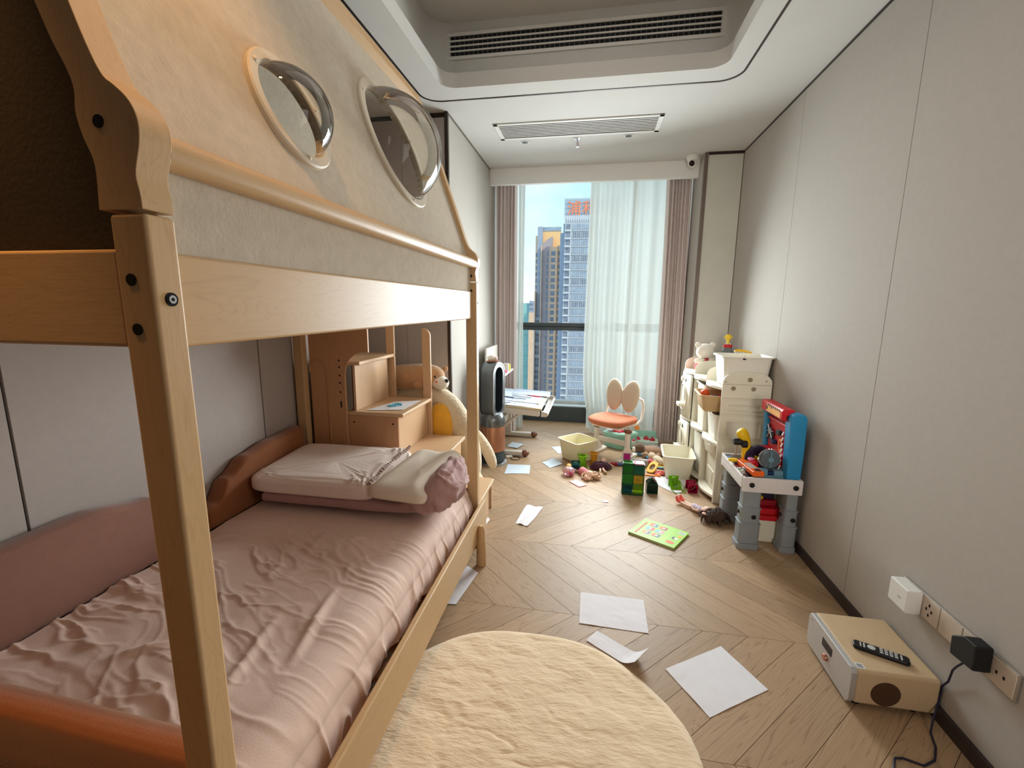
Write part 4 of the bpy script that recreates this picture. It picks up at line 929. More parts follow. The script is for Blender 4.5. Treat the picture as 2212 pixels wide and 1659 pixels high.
# cabinet with two doors at the far end
def door(z0, z1, mid):
    y0, y1 = DV[2]+.016, DV[3]-.004
    f = lambda y, d: xf(y)-.030*math.sin(PI*(y-DV[2])/(DV[3]-DV[2]))-d
    mb = MB(); mb.grid(lambda u, v: (f(y0+(y1-y0)*u, .006), y0+(y1-y0)*u, z0+(z1-z0)*v), 10, 1); d = hp(mb, 'door', cream2, 0, solid=.01, smooth=True)
    ym = (y0+y1)/2
    mb = MB(); mb.cyl((f(ym, .008), ym+.02, z1-.05), (f(ym, .028), ym+.02, z1-.05), .022, n=18); mb.build('knob', cream2, d, bevel=.004, world=1)
    mb = MB(); mb.cyl((f(ym-.05, .0115), ym-.05, z1-.055), (f(ym-.05, .013), ym-.05, z1-.055), .018, n=16); mb.build('finger_hole', holem, d, world=1)
    for dz in (0, ):
        pts = [(f(ym+.095*math.cos(a), .014), ym+.095*math.cos(a), z0+.17+.115*math.sin(a)) for a in [2*PI*i/28 for i in range(29)]]
        mb = MB(); mb.tube(pts, .007, 6); mb.build('arch_relief', cream2, d, smooth=True, world=1)
        mb = MB(); n = 24; mb.add([(f(ym+.07*math.cos(2*PI*i/n), .0118), ym+.07*math.cos(2*PI*i/n), z0+.19+.08*math.sin(2*PI*i/n)) for i in range(n)], [tuple(range(n))]); mb.build('window_recess', mat('door_recess', (150, 138, 116), .7), d, world=1)
    MB().box((f(ym, .055), ym-.05, z0+.085), (f(ym, .0), ym+.05, z0+.115)).build('ledge', cream2, d, bevel=.004, world=1)
door(.452, .83, 0); door(.062, .42, 0)
# storage bins
def tub(name, label, loc, lx, ly, h, taper, rotz=0, m=cream, group=None, t=.004, lip=.014, hang=None, parent=None):
    mb = MB(); K = 5; rings = []
    def rr(sx, sy, r): return rrect(-sx/2, -sy/2, sx/2, sy/2, r, 5)
    L = [(rr(lx*taper-.02, ly*taper-.02, .02), 0), (rr(lx*taper, ly*taper, .025), .008), (rr(lx, ly, .03), h-.012), (rr(lx+lip*2, ly+lip*2, .038), h-.010), (rr(lx+lip*2+.004, ly+lip*2+.004, .04), h-.004), (rr(lx+lip*2, ly+lip*2, .038), h), (rr(lx+.002, ly+.002, .03), h), (rr(lx-t*2, ly-t*2, .028), h-.008), (rr(lx*taper-t*2, ly*taper-t*2, .024), .012), (rr(lx*taper-.03, ly*taper-.03, .02), .008)]
    n = len(L[0][0]); vs = []; fs = []
    for p, z in L: vs += [(x, y, z) for x, y in p]
    for k in range(len(L)-1):
        for i in range(n): j = (i+1) % n; fs.append((k*n+i, k*n+j, (k+1)*n+j, (k+1)*n+i))
    fs.append(tuple(reversed(range(n)))); fs.append(tuple((len(L)-1)*n+i for i in range(n)))
    mb.add(vs, fs); o = mb.build(name, m, smooth=True); o.location = loc; o.rotation_euler = (0, 0, rotz); tag(o, label, 'bin', group)
    return o
binw = mat('bin_white', (238, 235, 224), .4, var=.02)
o = tub('storage_bin', 'large white bin standing on top of the toy shelf', (1.066, 3.405, .856), .315, .255, .216, .86, .0, binw)
mb = MB(); mb.cyl((-.03, -.132, .206), (-.03, -.126, .206), .012, n=14); mb.build('grip_hole', holem, o)
tub('storage_bin', 'ochre tinted bin full of small toys pulled out of the shelf', (.945, 3.485, .655), .27, .28, .125, .86, -.05, mat('bin_ochre', (222, 190, 142), .4, trans=.25), lip=.012)
tub('storage_bin', 'tall white bin under the ochre toy bin on the shelf', (1.02, 3.46, .446), .24, .25, .195, .88, 0, binw, lip=.008)
tub('storage_bin', 'cream bin with a grey lump in it on the middle shelf nearest the side panel', (1.045, 3.38, .056), .22, .13, .30, .9, 0, mat('bin_grey', (226, 220, 206), .4), lip=.01) if False else None
for a, (y, z, lab) in enumerate(((3.78, .70, 'upper cream bin in the second bay of the toy shelf'), (3.79, .30, 'lower cream bin tilted in the second bay of the toy shelf'), (3.415, .46, '')) ):
    if lab: tub('storage_bin', lab, (1.02, y, z-.255 if z > .5 else z-.245), .26, .26, .36 if z > .5 else .355, .88, 0, binw, lip=.012)
tub('storage_bin', 'low cream bin holding a grey toy in the nearest bay of the shelf', (1.0, 3.45, .056), .24, .26, .355, .9, 0, binw, lip=.01) if False else None
gb = tub('storage_bin', 'cream bin with a grey lump at the lower level of the nearest bay', (1.0, 3.455, .315), .23, .25, .105, .86, 0, mat('bin_beige', (226, 218, 202), .4), lip=.012)
for i in range(4): pass
sb = bx((.93, 3.30, .056), (1.16, 3.60, .312)).build('carton', mat('carton_cream', (214, 205, 182), .6), bevel=.012); tag(sb, 'cream box filling the bottom bay of the shelf nearest the side panel', 'box')
MB().tube([(.9285, 3.36, .20), (.9285, 3.54, .20)], .004, 6).build('box_rib', cream2, sb, smooth=True, world=1); MB().tube([(.9285, 3.40, .10), (.9285, 3.40, .18)], .004, 6).build('box_rib', cream2, sb, smooth=True, world=1)
o = MB().ball((0, 0, .03), (.06, .05, .04), 18).build('grey_toy', mat('toy_grey', (146, 146, 146), .5), smooth=True); o.location = (.98, 3.40, .385); tag(o, 'grey rounded toy inside the lower shelf bin', 'toy')
# toys in the ochre bin
for i, (x, y, r, c, lab, k) in enumerate(((.865, 3.545, .034, (228, 92, 38), 'orange ball in the ochre shelf bin', 'ball'), (.955, 3.43, .03, (196, 40, 70), 'crimson toy in the ochre shelf bin', 'toy'), (1.02, 3.42, .03, (226, 120, 140), 'pink toy in the ochre shelf bin', 'toy'), (.89, 3.42, .024, (44, 60, 120), 'navy toy in the ochre shelf bin', 'toy'), (.94, 3.385, .02, (236, 200, 200), 'pale pink toy at the front of the ochre shelf bin', 'toy'), (1.0, 3.375, .016, (214, 210, 120), 'yellow green toy at the front of the ochre shelf bin', 'toy'), (1.03, 3.50, .03, (150, 30, 40), 'dark red toy at the back of the ochre shelf bin', 'toy'))):
    mb = MB(); mb.ball((0, 0, 0), (r, r, r) if i == 0 else (r*1.5, r*.9, r*.8), 16)
    if i: mb.ball((r*1.1, r*.3, r*.3), r*.6, 12)
    o = mb.build('toy_ball' if i == 0 else 'small_toy', mat('bt%d' % i, c, .4), smooth=True); o.location = (x, y, .752+(.0 if i else .006)); tag(o, lab, k, 'toys in the ochre bin')
mb = MB(); mb.prism(rrect(-.04, -.06, .04, .06, .012), 0, .018); mb.ball((0, 0, .018), (.03, .05, .012), 14)
o = mb.build('hand_mirror', mat('brown_glossy', (96, 60, 56), .25), bevel=.003); o.location = (1.0, 3.73, .8565); o.rotation_euler = (0, 0, .3); tag(o, 'dark brown oval toy lying on the shelf top behind the arched divider', 'toy')
# comb on the big bin, plush and figure on the shelf top
cb = thing('toy_comb', 'yellow toy comb with white teeth on the rim of the top bin', 'comb', (1.08, 3.49, 1.073), .1)
mb = MB(); mb.loft([((-.05, 0, .018), (.006, .010)), ((-.03, 0, .024), (.008, .013)), ((.02, 0, .02), (.008, .010)), ((.07, 0, .008), (.006, .006))], 12); mb.build('back', mat('comb_yellow', (240, 184, 44), .4), cb, smooth=True)
for k in range(6): MB().cyl((-.045+k*.012, 0, .018), (-.047+k*.012, 0, -.004), .003, .002, n=6).build('tooth', white, cb)
pb = thing('plush_toy', 'plain white plush toy in a coral dress sitting on the shelf top', 'plush toy', (.975, 4.11, .856), math.radians(8))
mb = MB(); mb.loft([((0, 0, .11), (.03, .02)), ((0, 0, .125), (.075, .055)), ((0, 0, .155), (.095, .068)), ((0, 0, .19), (.092, .066)), ((0, 0, .225), (.07, .052)), ((0, 0, .24), (.03, .024))], 24); mb.build('head', fur_white, pb, smooth=True, sub=1)
mb = MB(); mb.loft([((0, 0, .0), (.075, .06)), ((0, 0, .025), (.108, .082)), ((0, 0, .07), (.088, .066)), ((0, 0, .125), (.04, .03))], 22); mb.build('dress', mat('dress_coral', (224, 92, 96), .9, bump=.2, bs=120), pb, smooth=True, sub=1)
for s in (-1, 1):
    MB().ball((s*.062, 0, .226), (.026, .018, .026), 14).build('ear', fur_white, pb, smooth=True)
    MB().loft([((s*.02, -.045, .105), .014), ((s*.05, -.05, .098), .023), ((s*.085, -.035, .09), .022), ((s*.095, -.03, .088), .010)], 14).build('arm', fur_white, pb, smooth=True)
    MB().loft([((s*.035, -.03, .03), .026), ((s*.045, -.075, .032), .033), ((s*.047, -.11, .036), .034), ((s*.047, -.13, .038), .016)], 14).build('foot', fur_white, pb, smooth=True)
bt = thing('candy_jar', 'clear round jar with a red lid and yellow figure on top', 'jar', (1.15, 4.09, .856))
MB().lathe([(.03, 0), (.045, .01), (.055, .08), (.053, .14), (.04, .19), (.034, .215)], n=28).build('jar', clear('jar_clear', (196, 204, 206), gloss=.2, body=.3), bt, smooth=True)
MB().lathe([(.035, .212), (.037, .216), (.037, .234), (.03, .238)], n=24).build('lid', mat('lid_red', (196, 36, 44), .35), bt, smooth=True)
yl = mat('fig_yellow', (244, 206, 60), .5)
mb = MB(); mb.ball((0, 0, .30), (.026, .024, .026), 16); mb.loft([((0, 0, .24), .008), ((0, 0, .262), .014), ((0, 0, .28), .01)], 12); mb.build('figure', yl, bt, smooth=True)
for s in (-1, 1):
    MB().ball((s*.030, 0, .30), .007, 8).build('figure_ear', yl, bt, smooth=True); MB().ball((s*.011, -.008, .243), (.010, .013, .007), 10).build('figure_shoe', white, bt, smooth=True)

# ------------------------------------------------------------------ tool bench
greyp = mat('bench_grey', (142, 148, 152), .45, var=.03); lightp = mat('bench_light', (222, 216, 214), .45, var=.03); bluep = mat('bench_blue', (44, 140, 190), .35, var=.03); redp = mat('bench_red', (206, 30, 44), .3, var=.04); orng = mat('bench_orange', (240, 104, 34), .35)
yelp = mat('toy_yellow', (238, 196, 32), .35); purp = mat('toy_purple', (46, 34, 58), .4); slat = mat('toy_slate', (112, 150, 164), .4)
bn = thing('tool_bench', 'toy tool bench with grey legs, blue posts and red tool board', 'toy bench', (1.04, 2.85, 0))
def np_(mb, name, m, bevel=.003, par=None, **k): return mb.build(name, m, par or bn, bevel=bevel, world=1, **k)
for x0, x1 in ((.898, 1.010), (1.128, 1.205)):
    for y0, y1 in ((2.635, 2.73), (2.975, 3.065)):
        mb = MB()
        mb.prism(rrect(x0-.008, y0-.006, x1+.004, y1+.006, .018, 4), 0, .035); mb.prism(rrect(x0, y0, x1, y1, .016, 4), .035, .16); mb.prism(rrect(x0-.004, y0-.004, x1+.004, y1+.004, .018, 4), .155, .163)
        mb.prism(rrect(x0+.004, y0+.004, x1-.004, y1-.004, .016, 4), .16, .255); mb.prism(rrect(x0, y0, x1, y1, .018, 4), .25, .258); mb.prism(rrect(x0+.008, y0+.008, x1-.008, y1-.008, .014, 4), .255, .37)
        lg = np_(mb, 'leg', greyp, .003)
        if y0 < 2.7:
            xm = x0+(x1-x0)*.62; m2 = MB(); m2.cyl((xm, y0+.002, .205), (xm, y0-.006, .205), .0135, n=8); m2.build('bolt', blackm, lg, bevel=.002, world=1)
        m2 = MB(); m2.cyl((x0+.002, y0+.05, .215), (x0-.006, y0+.05, .215), .012, n=8); m2.build('bolt', blackm, lg, bevel=.002, world=1)
np_(bx((.890, 2.622, .360), (1.203, 2.645, .447)), 'end_beam', lightp, .005); np_(bx((.890, 3.055, .360), (1.203, 3.078, .447)), 'end_beam', lightp, .005)
np_(bx((.886, 2.645, .375), (.906, 3.055, .447)), 'front_beam', lightp, .004); np_(bx((1.19, 2.645, .375), (1.203, 3.055, .447)), 'rear_beam', lightp, .004)
np_(bx((.905, 2.645, .405), (1.19, 3.055, .42)), 'bench_top', mat('bench_top', (90, 92, 96), .6), 0)
for k in range(9):
    mb = MB(); y = 2.68+k*.042; mb.cyl((.8865, y, .395), (.884, y, .395), .006, n=8); np_(mb, 'rivet', white, 0)
for x in (.935, 1.165):
    mb = MB(); mb.cyl((x, 2.624, .405), (x, 2.615, .405), .015, n=8); np_(mb, 'bolt', blackm, .002)
mb = MB(); mb.box((.897, 2.66, .42), (.925, 3.04, .449)); np_(mb, 'ruler_strip', mat('strip_dark', (70, 64, 62), .5), .002)
for k, c in enumerate(((226, 120, 130), (120, 190, 90), (214, 214, 210), (206, 60, 60), (236, 190, 60), (120, 190, 90), (210, 206, 200), (90, 140, 200))):
    mb = MB(); mb.box((.899, 2.68+k*.042, .449), (.921, 2.705+k*.042, .4505)); np_(mb, 'strip_mark', mat('sm%d' % k, c, .5), 0)
for y0, y1 in ((2.655, 2.735), (3.005, 3.065)):
    mb = MB(); p = [(1.128, .42), (1.200, .42), (1.203, .60), (1.200, .79)]+[(1.170+.03*math.cos(a), .79+.03*math.sin(a)) for a in [PI/2*i/6 for i in range(1, 7)]]+[(1.140, .822), (1.120, .812), (1.112, .79), (1.118, .68), (1.122, .55)]
    mb.prism(p, y0, y1, 'Y'); np_(mb, 'blue_post', bluep, .010, seg=3)
np_(bx((1.135, 2.735, .46), (1.165, 3.005, .728)), 'tool_board', redp, .012, seg=3)
np_(bx((1.125, 2.735, .715), (1.168, 3.005, .735)), 'board_rim', redp, .006)
hd = np_(bx((1.085, 2.70, .765), (1.155, 3.035, .835)), 'header', redp, .016, seg=4)
mb = MB(); mb.box((1.0835, 2.735, .778), (1.086, 2.94, .822)); np_(mb, 'label', mat('label_tan', (240, 176, 96), .5), 0, hd)
for k in range(7):
    mb = MB(); y = 2.745+k*.028; mb.prism([(y, .826), (y+.014, .826), (y+.008, .812), (y-.006, .812)], 1.0828, 1.0836, 'X'); np_(mb, 'hazard_mark', blackm, 0, hd)
mb = MB(); mb.cyl((1.083, 2.93, .80), (1.0838, 2.93, .80), .012, n=14); np_(mb, 'hazard_mark', blackm, 0, hd)
mb = MB(); mb.prism([(2.855, .806), (2.875, .806), (2.865, .818)], 1.0826, 1.0836, 'X'); np_(mb, 'hazard_mark', blackm, 0, hd)
mb = MB(); mb.cyl((1.12, 2.69, .79), (1.12, 2.70, .79), .015, n=10); np_(mb, 'bolt', blackm, .002)
mb = MB(); mb.cyl((1.12, 3.035, .79), (1.12, 3.045, .79), .015, n=10); np_(mb, 'bolt', blackm, .002)
def yz(pts, x0, x1, nm, m, b=.002):
    mb = MB(); mb.prism(pts, x0, x1, 'X'); return np_(mb, nm, m, b)
mb = MB(); mb.add([(1.13, 2.80+.026*math.cos(2*PI*i/24), .600+.040*math.sin(2*PI*i/24)) for i in range(24)]+[(1.126, 2.80+.026*math.cos(2*PI*i/24), .600+.040*math.sin(2*PI*i/24)) for i in range(24)]+[(1.126, 2.80+.017*math.cos(2*PI*i/24), .600+.028*math.sin(2*PI*i/24)) for i in range(24)], [(i, (i+1) % 24, (i+1) % 24+24, i+24) for i in range(24)]+[(i+24, (i+1) % 24+24, (i+1) % 24+48, i+48) for i in range(24)]); np_(mb, 'dial_ring', mat('dial_orange', (250, 150, 60), .4), 0)
yz([(2.79, .585), (2.81, .585), (2.812, .612), (2.805, .625), (2.793, .622), (2.788, .605)], 1.124, 1.136, 'dial_figure', redp)
dkp = mat('tool_dark', (52, 58, 66), .4)
yz([(2.90, .64), (2.99, .68), (2.985, .60), (2.93, .58)], 1.126, 1.136, 'tool_recess', dkp)
for p, q in (((2.91, .61), (2.985, .68)), ((2.98, .60), (2.93, .67)), ((2.90, .655), (2.98, .64))):
    mb = MB(); mb.cyl((1.122, p[0], p[1]), (1.122, q[0], q[1]), .005, n=8); np_(mb, 'tool_bar', steel, 0, smooth=True)
yz(rrect(2.86, .585, 2.90, .61, .008), 1.11, 1.136, 'knob_block', mat('navy', (30, 50, 90), .4)); yz(rrect(2.80, .655, 2.85, .685, .008), 1.115, 1.136, 'tool_recess', dkp)
yz(rrect(2.75, .52, 2.98, .545, .006), 1.09, 1.14, 'tray_ledge', redp); yz(rrect(2.76, .48, 2.96, .505, .006), 1.10, 1.14, 'tray_ledge', redp)
for k in range(7): 
    mb = MB(); mb.cyl((1.11, 2.742, .47+k*.034), (1.122, 2.750, .49+k*.034), .004, n=6); np_(mb, 'peg', white, 0)
# toys lying on the bench (each its own)
dl = thing('toy_drill', 'yellow upright toy drill with a black barrel on the bench', 'toy drill', (.945, 2.885, .4506))
def lp_(t, mb, n, m, bevel=.003, **k): return mb.build(n, m, t, bevel=bevel, **k)
lp_(dl, MB().prism(rrect(-.045, -.055, .06, .05, .02), 0, .014), 'foot', purp)
lp_(dl, MB().loft([((.028, 0, .012), (.030, .028)), ((.030, 0, .08), (.024, .024)), ((.026, 0, .13), (.026, .028)), ((.005, 0, .175), (.040, .034)), ((-.012, 0, .20), (.036, .032)), ((-.02, 0, .212), (.018, .016))], 20), 'body', yelp, 0, smooth=True, sub=1)
lp_(dl, MB().cyl((-.052, -.012, .135), (.0, -.012, .135), .020, .022, n=16), 'barrel', blackm, .003); lp_(dl, MB().cyl((-.01, -.035, .128), (.02, -.035, .128), .022, n=16), 'barrel', blackm, .004)
lp_(dl, MB().cyl((-.03, 0, .05), (-.03, 0, .12), .006, .010, n=10), 'bit', steel, 0, smooth=True)
lp_(dl, MB().prism(rrect(-.075, -.04, -.01, -.012, .006), .012, .03), 'guide', yelp)
wh = thing('wheel_toy', 'dark purple ridged toy wheel with a yellow hub piece on the bench', 'toy wheel', (1.035, 2.865, .4206))
mb = MB(); n = 40
for k in range(1): mb.cyl((0, .018, .075), (0, -.018, .075), .075, n=n)
w0 = lp_(wh, mb, 'disc', purp, .006)
for k in range(12):
    a = 2*PI*k/12; lp_(wh, MB().tube([(.022*math.cos(a), -.020, .075+.022*math.sin(a)), (.045*math.cos(a+.35), -.021, .075+.045*math.sin(a+.35)), (.066*math.cos(a+.5), -.020, .075+.066*math.sin(a+.5))], .005, 6), 'fin', purp, 0, smooth=True)
lp_(wh, MB().prism([(-.028, .062), (.030, .058), (.034, .085), (.012, .092), (.0, .086), (-.024, .094)], -.030, -.018, 'Y'), 'hub_piece', yelp)
sw = thing('toy_circular_saw', 'slate blue toy circular saw with a grey toothed disc', 'toy saw', (1.055, 2.735, .4206))
lp_(sw, MB().prism(rrect(-.075, -.045, .075, .045, .01), 0, .02), 'bed', slat); lp_(sw, MB().box((-.06, -.04, .02), (-.015, .0, .055)), 'block', slat); lp_(sw, MB().box((.02, -.035, .02), (.07, .02, .05)), 'block', slat); lp_(sw, MB().box((-.015, -.03, .02), (.02, .0, .04)), 'block', mat('navy', (30, 50, 90), .4))
mb = MB(); T = 26; p = []
for k in range(T): a = 2*PI*k/T; p += [(.055*math.cos(a), .11+.055*math.sin(a)), (.061*math.cos(a+.16), .11+.061*math.sin(a+.16))]
mb.prism(p, .008, .013, 'Y'); lp_(sw, mb, 'blade', steel, 0)
lp_(sw, MB().cyl((.004, .006, .108), (.004, -.012, .108), .052, n=32), 'guard', mat('guard_grey', (92, 104, 110), .35), .004)
lp_(sw, MB().cyl((.004, -.011, .108), (.004, -.017, .108), .016, n=20), 'hub', slat, .002); lp_(sw, MB().box((.001, -.016, .06), (.007, -.012, .156)), 'bar', slat, .001)
og = bx((-.032, -.12, 0), (.032, .12, .03)).build('orange_case', orng, bevel=.006); og.location = (.957, 2.755, .4506); og.rotation_euler = (0, 0, .12); tag(og, 'long orange toy case lying along the front of the bench top', 'toy case')
MB().box((-.02, -.06, .03), (.02, .03, .032)).build('label', mat('label_grey', (200, 190, 180), .5), og); MB().box((-.012, -.105, .03), (.02, -.085, .0315)).build('slot', holem, og); MB().box((-.005, -.08, .03), (.02, -.07, .0315)).build('slot', holem, og)
rd = thing('red_toy_clamp', 'glossy red toy knob with a pink cap between orange case and saw', 'toy', (.99, 2.80, .4206))
lp_(rd, MB().loft([((0, -.02, .045), (.030, .022)), ((0, .0, .048), (.034, .028)), ((.012, .03, .05), (.03, .02))], 16), 'body', redp, .003, smooth=True); lp_(rd, MB().ball((-.005, .02, .075), (.02, .018, .012), 12), 'cap', mat('cap_pink', (236, 150, 200), .3), 0, smooth=True); lp_(rd, MB().cyl((0, 0, 0), (0, 0, .03), .014, n=12), 'stem', redp, 0)
sc = thing('toy_bolts', 'grey toy bolt hanging over the front bench beam', 'toy bolt', (.913, 2.70, .451))
lp_(sc, MB().cyl((-.012, -.02, .008), (.0, .01, .010), .008, n=10), 'shank', steel, 0, smooth=True); lp_(sc, MB().cyl((-.018, -.03, .010), (-.012, -.02, .010), .014, n=8), 'head', steel, .002); lp_(sc, MB().cyl((.002, .012, .014), (.006, .02, .016), .012, n=8), 'head', steel, .002)
gs = thing('green_toy_strip', 'bright green toy strip bent like a ruler on the bench', 'toy', (.99, 2.90, .4206), .4)
lp_(gs, MB().box((-.03, -.006, 0), (.02, .006, .034)), 'bar', mat('lime', (140, 210, 50), .4), .003); lp_(gs, MB().box((-.03, -.05, .012), (-.018, .0, .026)), 'bar', mat('lime', (140, 210, 50), .4), .003)
# below the bench: white box with a red lid and a red toy on it
bxx = thing('lidded_box', 'white plastic box with a glossy red lid under the tool bench', 'box', (1.085, 2.80, 0))
mb = MB(); mb.prism([(-.04, -.055), (.09, -.055), (.09, .12), (-.075, .12), (-.075, -.01)], 0, .145); lp_(bxx, mb, 'tub', cream, .008)
mb = MB(); mb.prism([(-.045, -.062), (.095, -.062), (.095, .126), (-.081, .126), (-.081, -.012)], .140, .172); mb.prism([(-.03, -.045), (.085, -.045), (.085, .11), (-.065, .11), (-.065, -.005)], .172, .21); lp_(bxx, mb, 'lid', redp, .008, seg=3)
rt = thing('red_toy_car', 'red toy with a round yellow face lying on the red lid', 'toy', (1.08, 2.83, .2105))
lp_(rt, MB().box((-.06, -.04, 0), (.07, .06, .04)), 'body', mat('dark_red', (150, 22, 34), .4), .01); lp_(rt, MB().ball((-.05, -.045, .06), (.035, .02, .018), 14), 'face', yelp, 0, smooth=True); lp_(rt, MB().box((-.02, -.02, .04), (.06, .05, .09)), 'cabin', purp, .01)
rb = bx((-.05, -.05, 0), (.06, .05, .06)).build('red_case', redp, bevel=.008); rb.location = (1.03, 3.02, .30); 
rb.parent = bn; rb.location = V(1.052, 3.02, .30)-bn.location; rb.name = 'hanging_tray'

# ------------------------------------------------------------------ round rug
rugm = mat('rug_fur', (246, 222, 186), .95, var=.045, vs=9, bump=.5, bs=28, sheen=.5, detail=6, stretch=(1, 2.6, 1))
mb = MB(); RC = V(-.205, 1.165, 0)
def rugf(u, v):
    a = 2*PI*u; R = .575+.008*math.sin(3*a+1)+.006*math.sin(7*a)+.02*math.sin(2*a+.6); r = R*v
    x, y = r*math.cos(a), r*math.sin(a)
    h = .020*(1-max(0, (v-.93)/.07)**2)
    h += (.0030*fbm(x*5+.5*y, y*9, 1, 3)+.0022*fbm(x*13+y*5, y*19, 4, 3))*(1 if v < .96 else .4)
    h -= .0028*max(0, 1-abs(fbm(x*4+y*2, y*8, 8, 3))*7)**1.5
    x += .004*fbm(a*9, v*3)*(v > .9); return (x, y, max(.002, h) if v < .999 else .001)
mb.grid(rugf, 220, 90); rug = mb.build('round_rug', rugm, smooth=True, autos=False); rug.location = RC; tag(rug, 'round cream faux fur rug beside the bunk bed', 'rug')

# ------------------------------------------------------------------ wooden sound box, remote, sockets
oakb = wood('sound_oak', (208, 182, 146), (196, 168, 130), 'Y', 5, .5, False, .5)
sbx = thing('sound_box', 'oak veneer sound box with a silver front against the right wall', 'speaker', (1.075, 1.72, 0))
def xp(mb, name, m, bevel=.003, par=None, **k): return mb.build(name, m, par or sbx, bevel=bevel, world=1, **k)
xp(bx((.966, 1.566, .018), (1.226, 1.882, .152)), 'body', oakb, .012, seg=4)
mb = MB(); mb.prism([(1.566, .034), (1.58, .012), (1.868, .012), (1.882, .034), (1.882, .138), (1.868, .153), (1.58, .153), (1.566, .14)], .948, .967, 'X'); fp = xp(mb, 'front_panel', mat('silver_panel', (206, 206, 208), .35, .5, var=.02), .002)
xp(bx((.9465, 1.695, .090), (.949, 1.765, .122)), 'screen', mat('screen_black', (26, 27, 30), .12), 0, fp)
mb = MB(); mb.cyl((.948, 1.728, .062), (.938, 1.728, .062), .0135, .0125, n=24); xp(mb, 'knob', mat('rose_gold', (210, 150, 130), .22, .9), .002, fp)
for y in (1.85, 1.862): xp(bx((.9475, y, .125), (.949, y+.004, .13)), 'mark', mat('mark_red', (170, 80, 80), .5), 0, fp)
mb = MB(); mb.cyl((1.062, 1.568, .072), (1.062, 1.5645, .072), .047, n=40); gr_ = xp(mb, 'grille', mat('grille_brown', (92, 62, 42), .9, bump=.6, bs=900), .0015)
xp(bx((.970, 1.578, .152), (.997, 1.605, .1527)), 'sticker', mat('sticker_white', (226, 226, 226), .5), 0); xp(bx((.974, 1.582, .1527), (.993, 1.600, .1530)), 'sticker_print', mat('sticker_grey', (150, 150, 156), .5), 0)
for x in (.99, 1.17):
    for y in (1.60, 1.85): mb = MB(); mb.cyl((x, y, 0), (x, y, .018), .014, n=14); xp(mb, 'rubber_foot', blackm, 0)
rc = thing('remote_control', 'black remote control with pale buttons on the sound box', 'remote', (1.09, 1.665, .1525), math.radians(-24))
MB().prism(rrect(-.082, -.021, .082, .021, .012, 5), 0, .014).build('shell', mat('remote_black', (24, 24, 28), .3), rc, bevel=.004)
bt_ = mat('button_grey', (196, 196, 196), .4)
MB().cyl((-.028, 0, .014), (-.028, 0, .0155), .0125, n=22).build('dial', bt_, rc)
MB().box((-.062, -.013, .014), (-.058, .013, .0152)).build('button', bt_, rc); MB().box((-.052, -.013, .014), (-.047, .013, .0152)).build('button', bt_, rc)
for i in range(4):
    for j in range(3): MB().box((-.004+i*.014, -.015+j*.0112, .014), (.006+i*.014, -.0075+j*.0112, .0154)).build('button', bt_, rc, bevel=.0008, seg=1)
MB().box((.055, -.015, .014), (.060, .012, .0153)).build('button', bt_, rc)
so_ = thing('socket_strip', 'row of beige wall sockets in one frame above the sound box', 'socket', (1.205, 1.55, .36))
sk = mat('socket_beige', (206, 192, 176), .35, .1); skm = mat('socket_frame', (176, 168, 160), .3, .6)
def wallfit(mb):
    mb.v = [(x+.027 if z > .07 else min(x, 1.21), y*1.0224 if z > .07 else y, 1.4+(z-1.4)*1.0224 if z > .07 else z) for x, y, z in mb.v]; return mb
xf_ = lambda mb, n, m, b=.0015, par=None: wallfit(mb).build(n, m, par or so_, bevel=b, world=1)
xf_(bx((1.199, 1.306, .321), (1.2078, 1.782, .409)), 'frame', skm, .003)
for k in range(5):
    y0 = 1.311+k*.0940; p_ = xf_(bx((1.1965, y0, .325), (1.2, y0+.091, .405)), 'plate', sk, .002)
    if k in (0, 3, 1):
        y = y0+.045
        for dy, dz in ((-.012, .0), (.012, .0), (0, .018), (0, -.018))[: 2 if k == 0 else 4]:
            xf_(bx((1.1958, y+dy-.003, .365+dz-.005), (1.1967, y+dy+.003, .365+dz+.005)), 'pin_hole', holem, 0, p_)
pw_ = thing('plug_adapter', 'white cube plug adapter in the wall socket nearest the tool bench', 'plug', (1.175, 1.72, .365))
wallfit(MB().box((1.145, 1.668, .322), (1.196, 1.768, .412))).build('case', white, pw_, bevel=.006, world=1); wallfit(MB().box((1.144, 1.70, .36), (1.1452, 1.715, .368))).build('mark', mat('mark_grey', (190, 190, 190), .5), pw_, world=1)
ba = thing('power_adapter', 'black power adapter with a thin cable hanging to the floor', 'adapter', (1.17, 1.43, .37))
mb = MB(); mb.prism([(1.382, .345), (1.47, .335), (1.475, .395), (1.432, .425), (1.385, .425)], 1.148, 1.196, 'X'); wallfit(mb).build('case', mat('adapter_black', (24, 25, 28), .5), ba, bevel=.005, world=1)
wallfit(MB().tube([(1.165, 1.43, .34), (1.165, 1.455, .30), (1.185, 1.49, .26), (1.195, 1.51, .20), (1.2, 1.535, .16), (1.202, 1.54, .10), (1.19, 1.53, .03), (1.17, 1.505, .005), (1.15, 1.45, .004), (1.115, 1.40, .004), (1.07, 1.375, .004), (1.02, 1.39, .004), (.995, 1.385, .004), (.965, 1.34, .004), (.95, 1.25, .004)], .0032, 8)).build('cable', mat('cable_navy', (40, 38, 62), .5), ba, smooth=True, world=1)

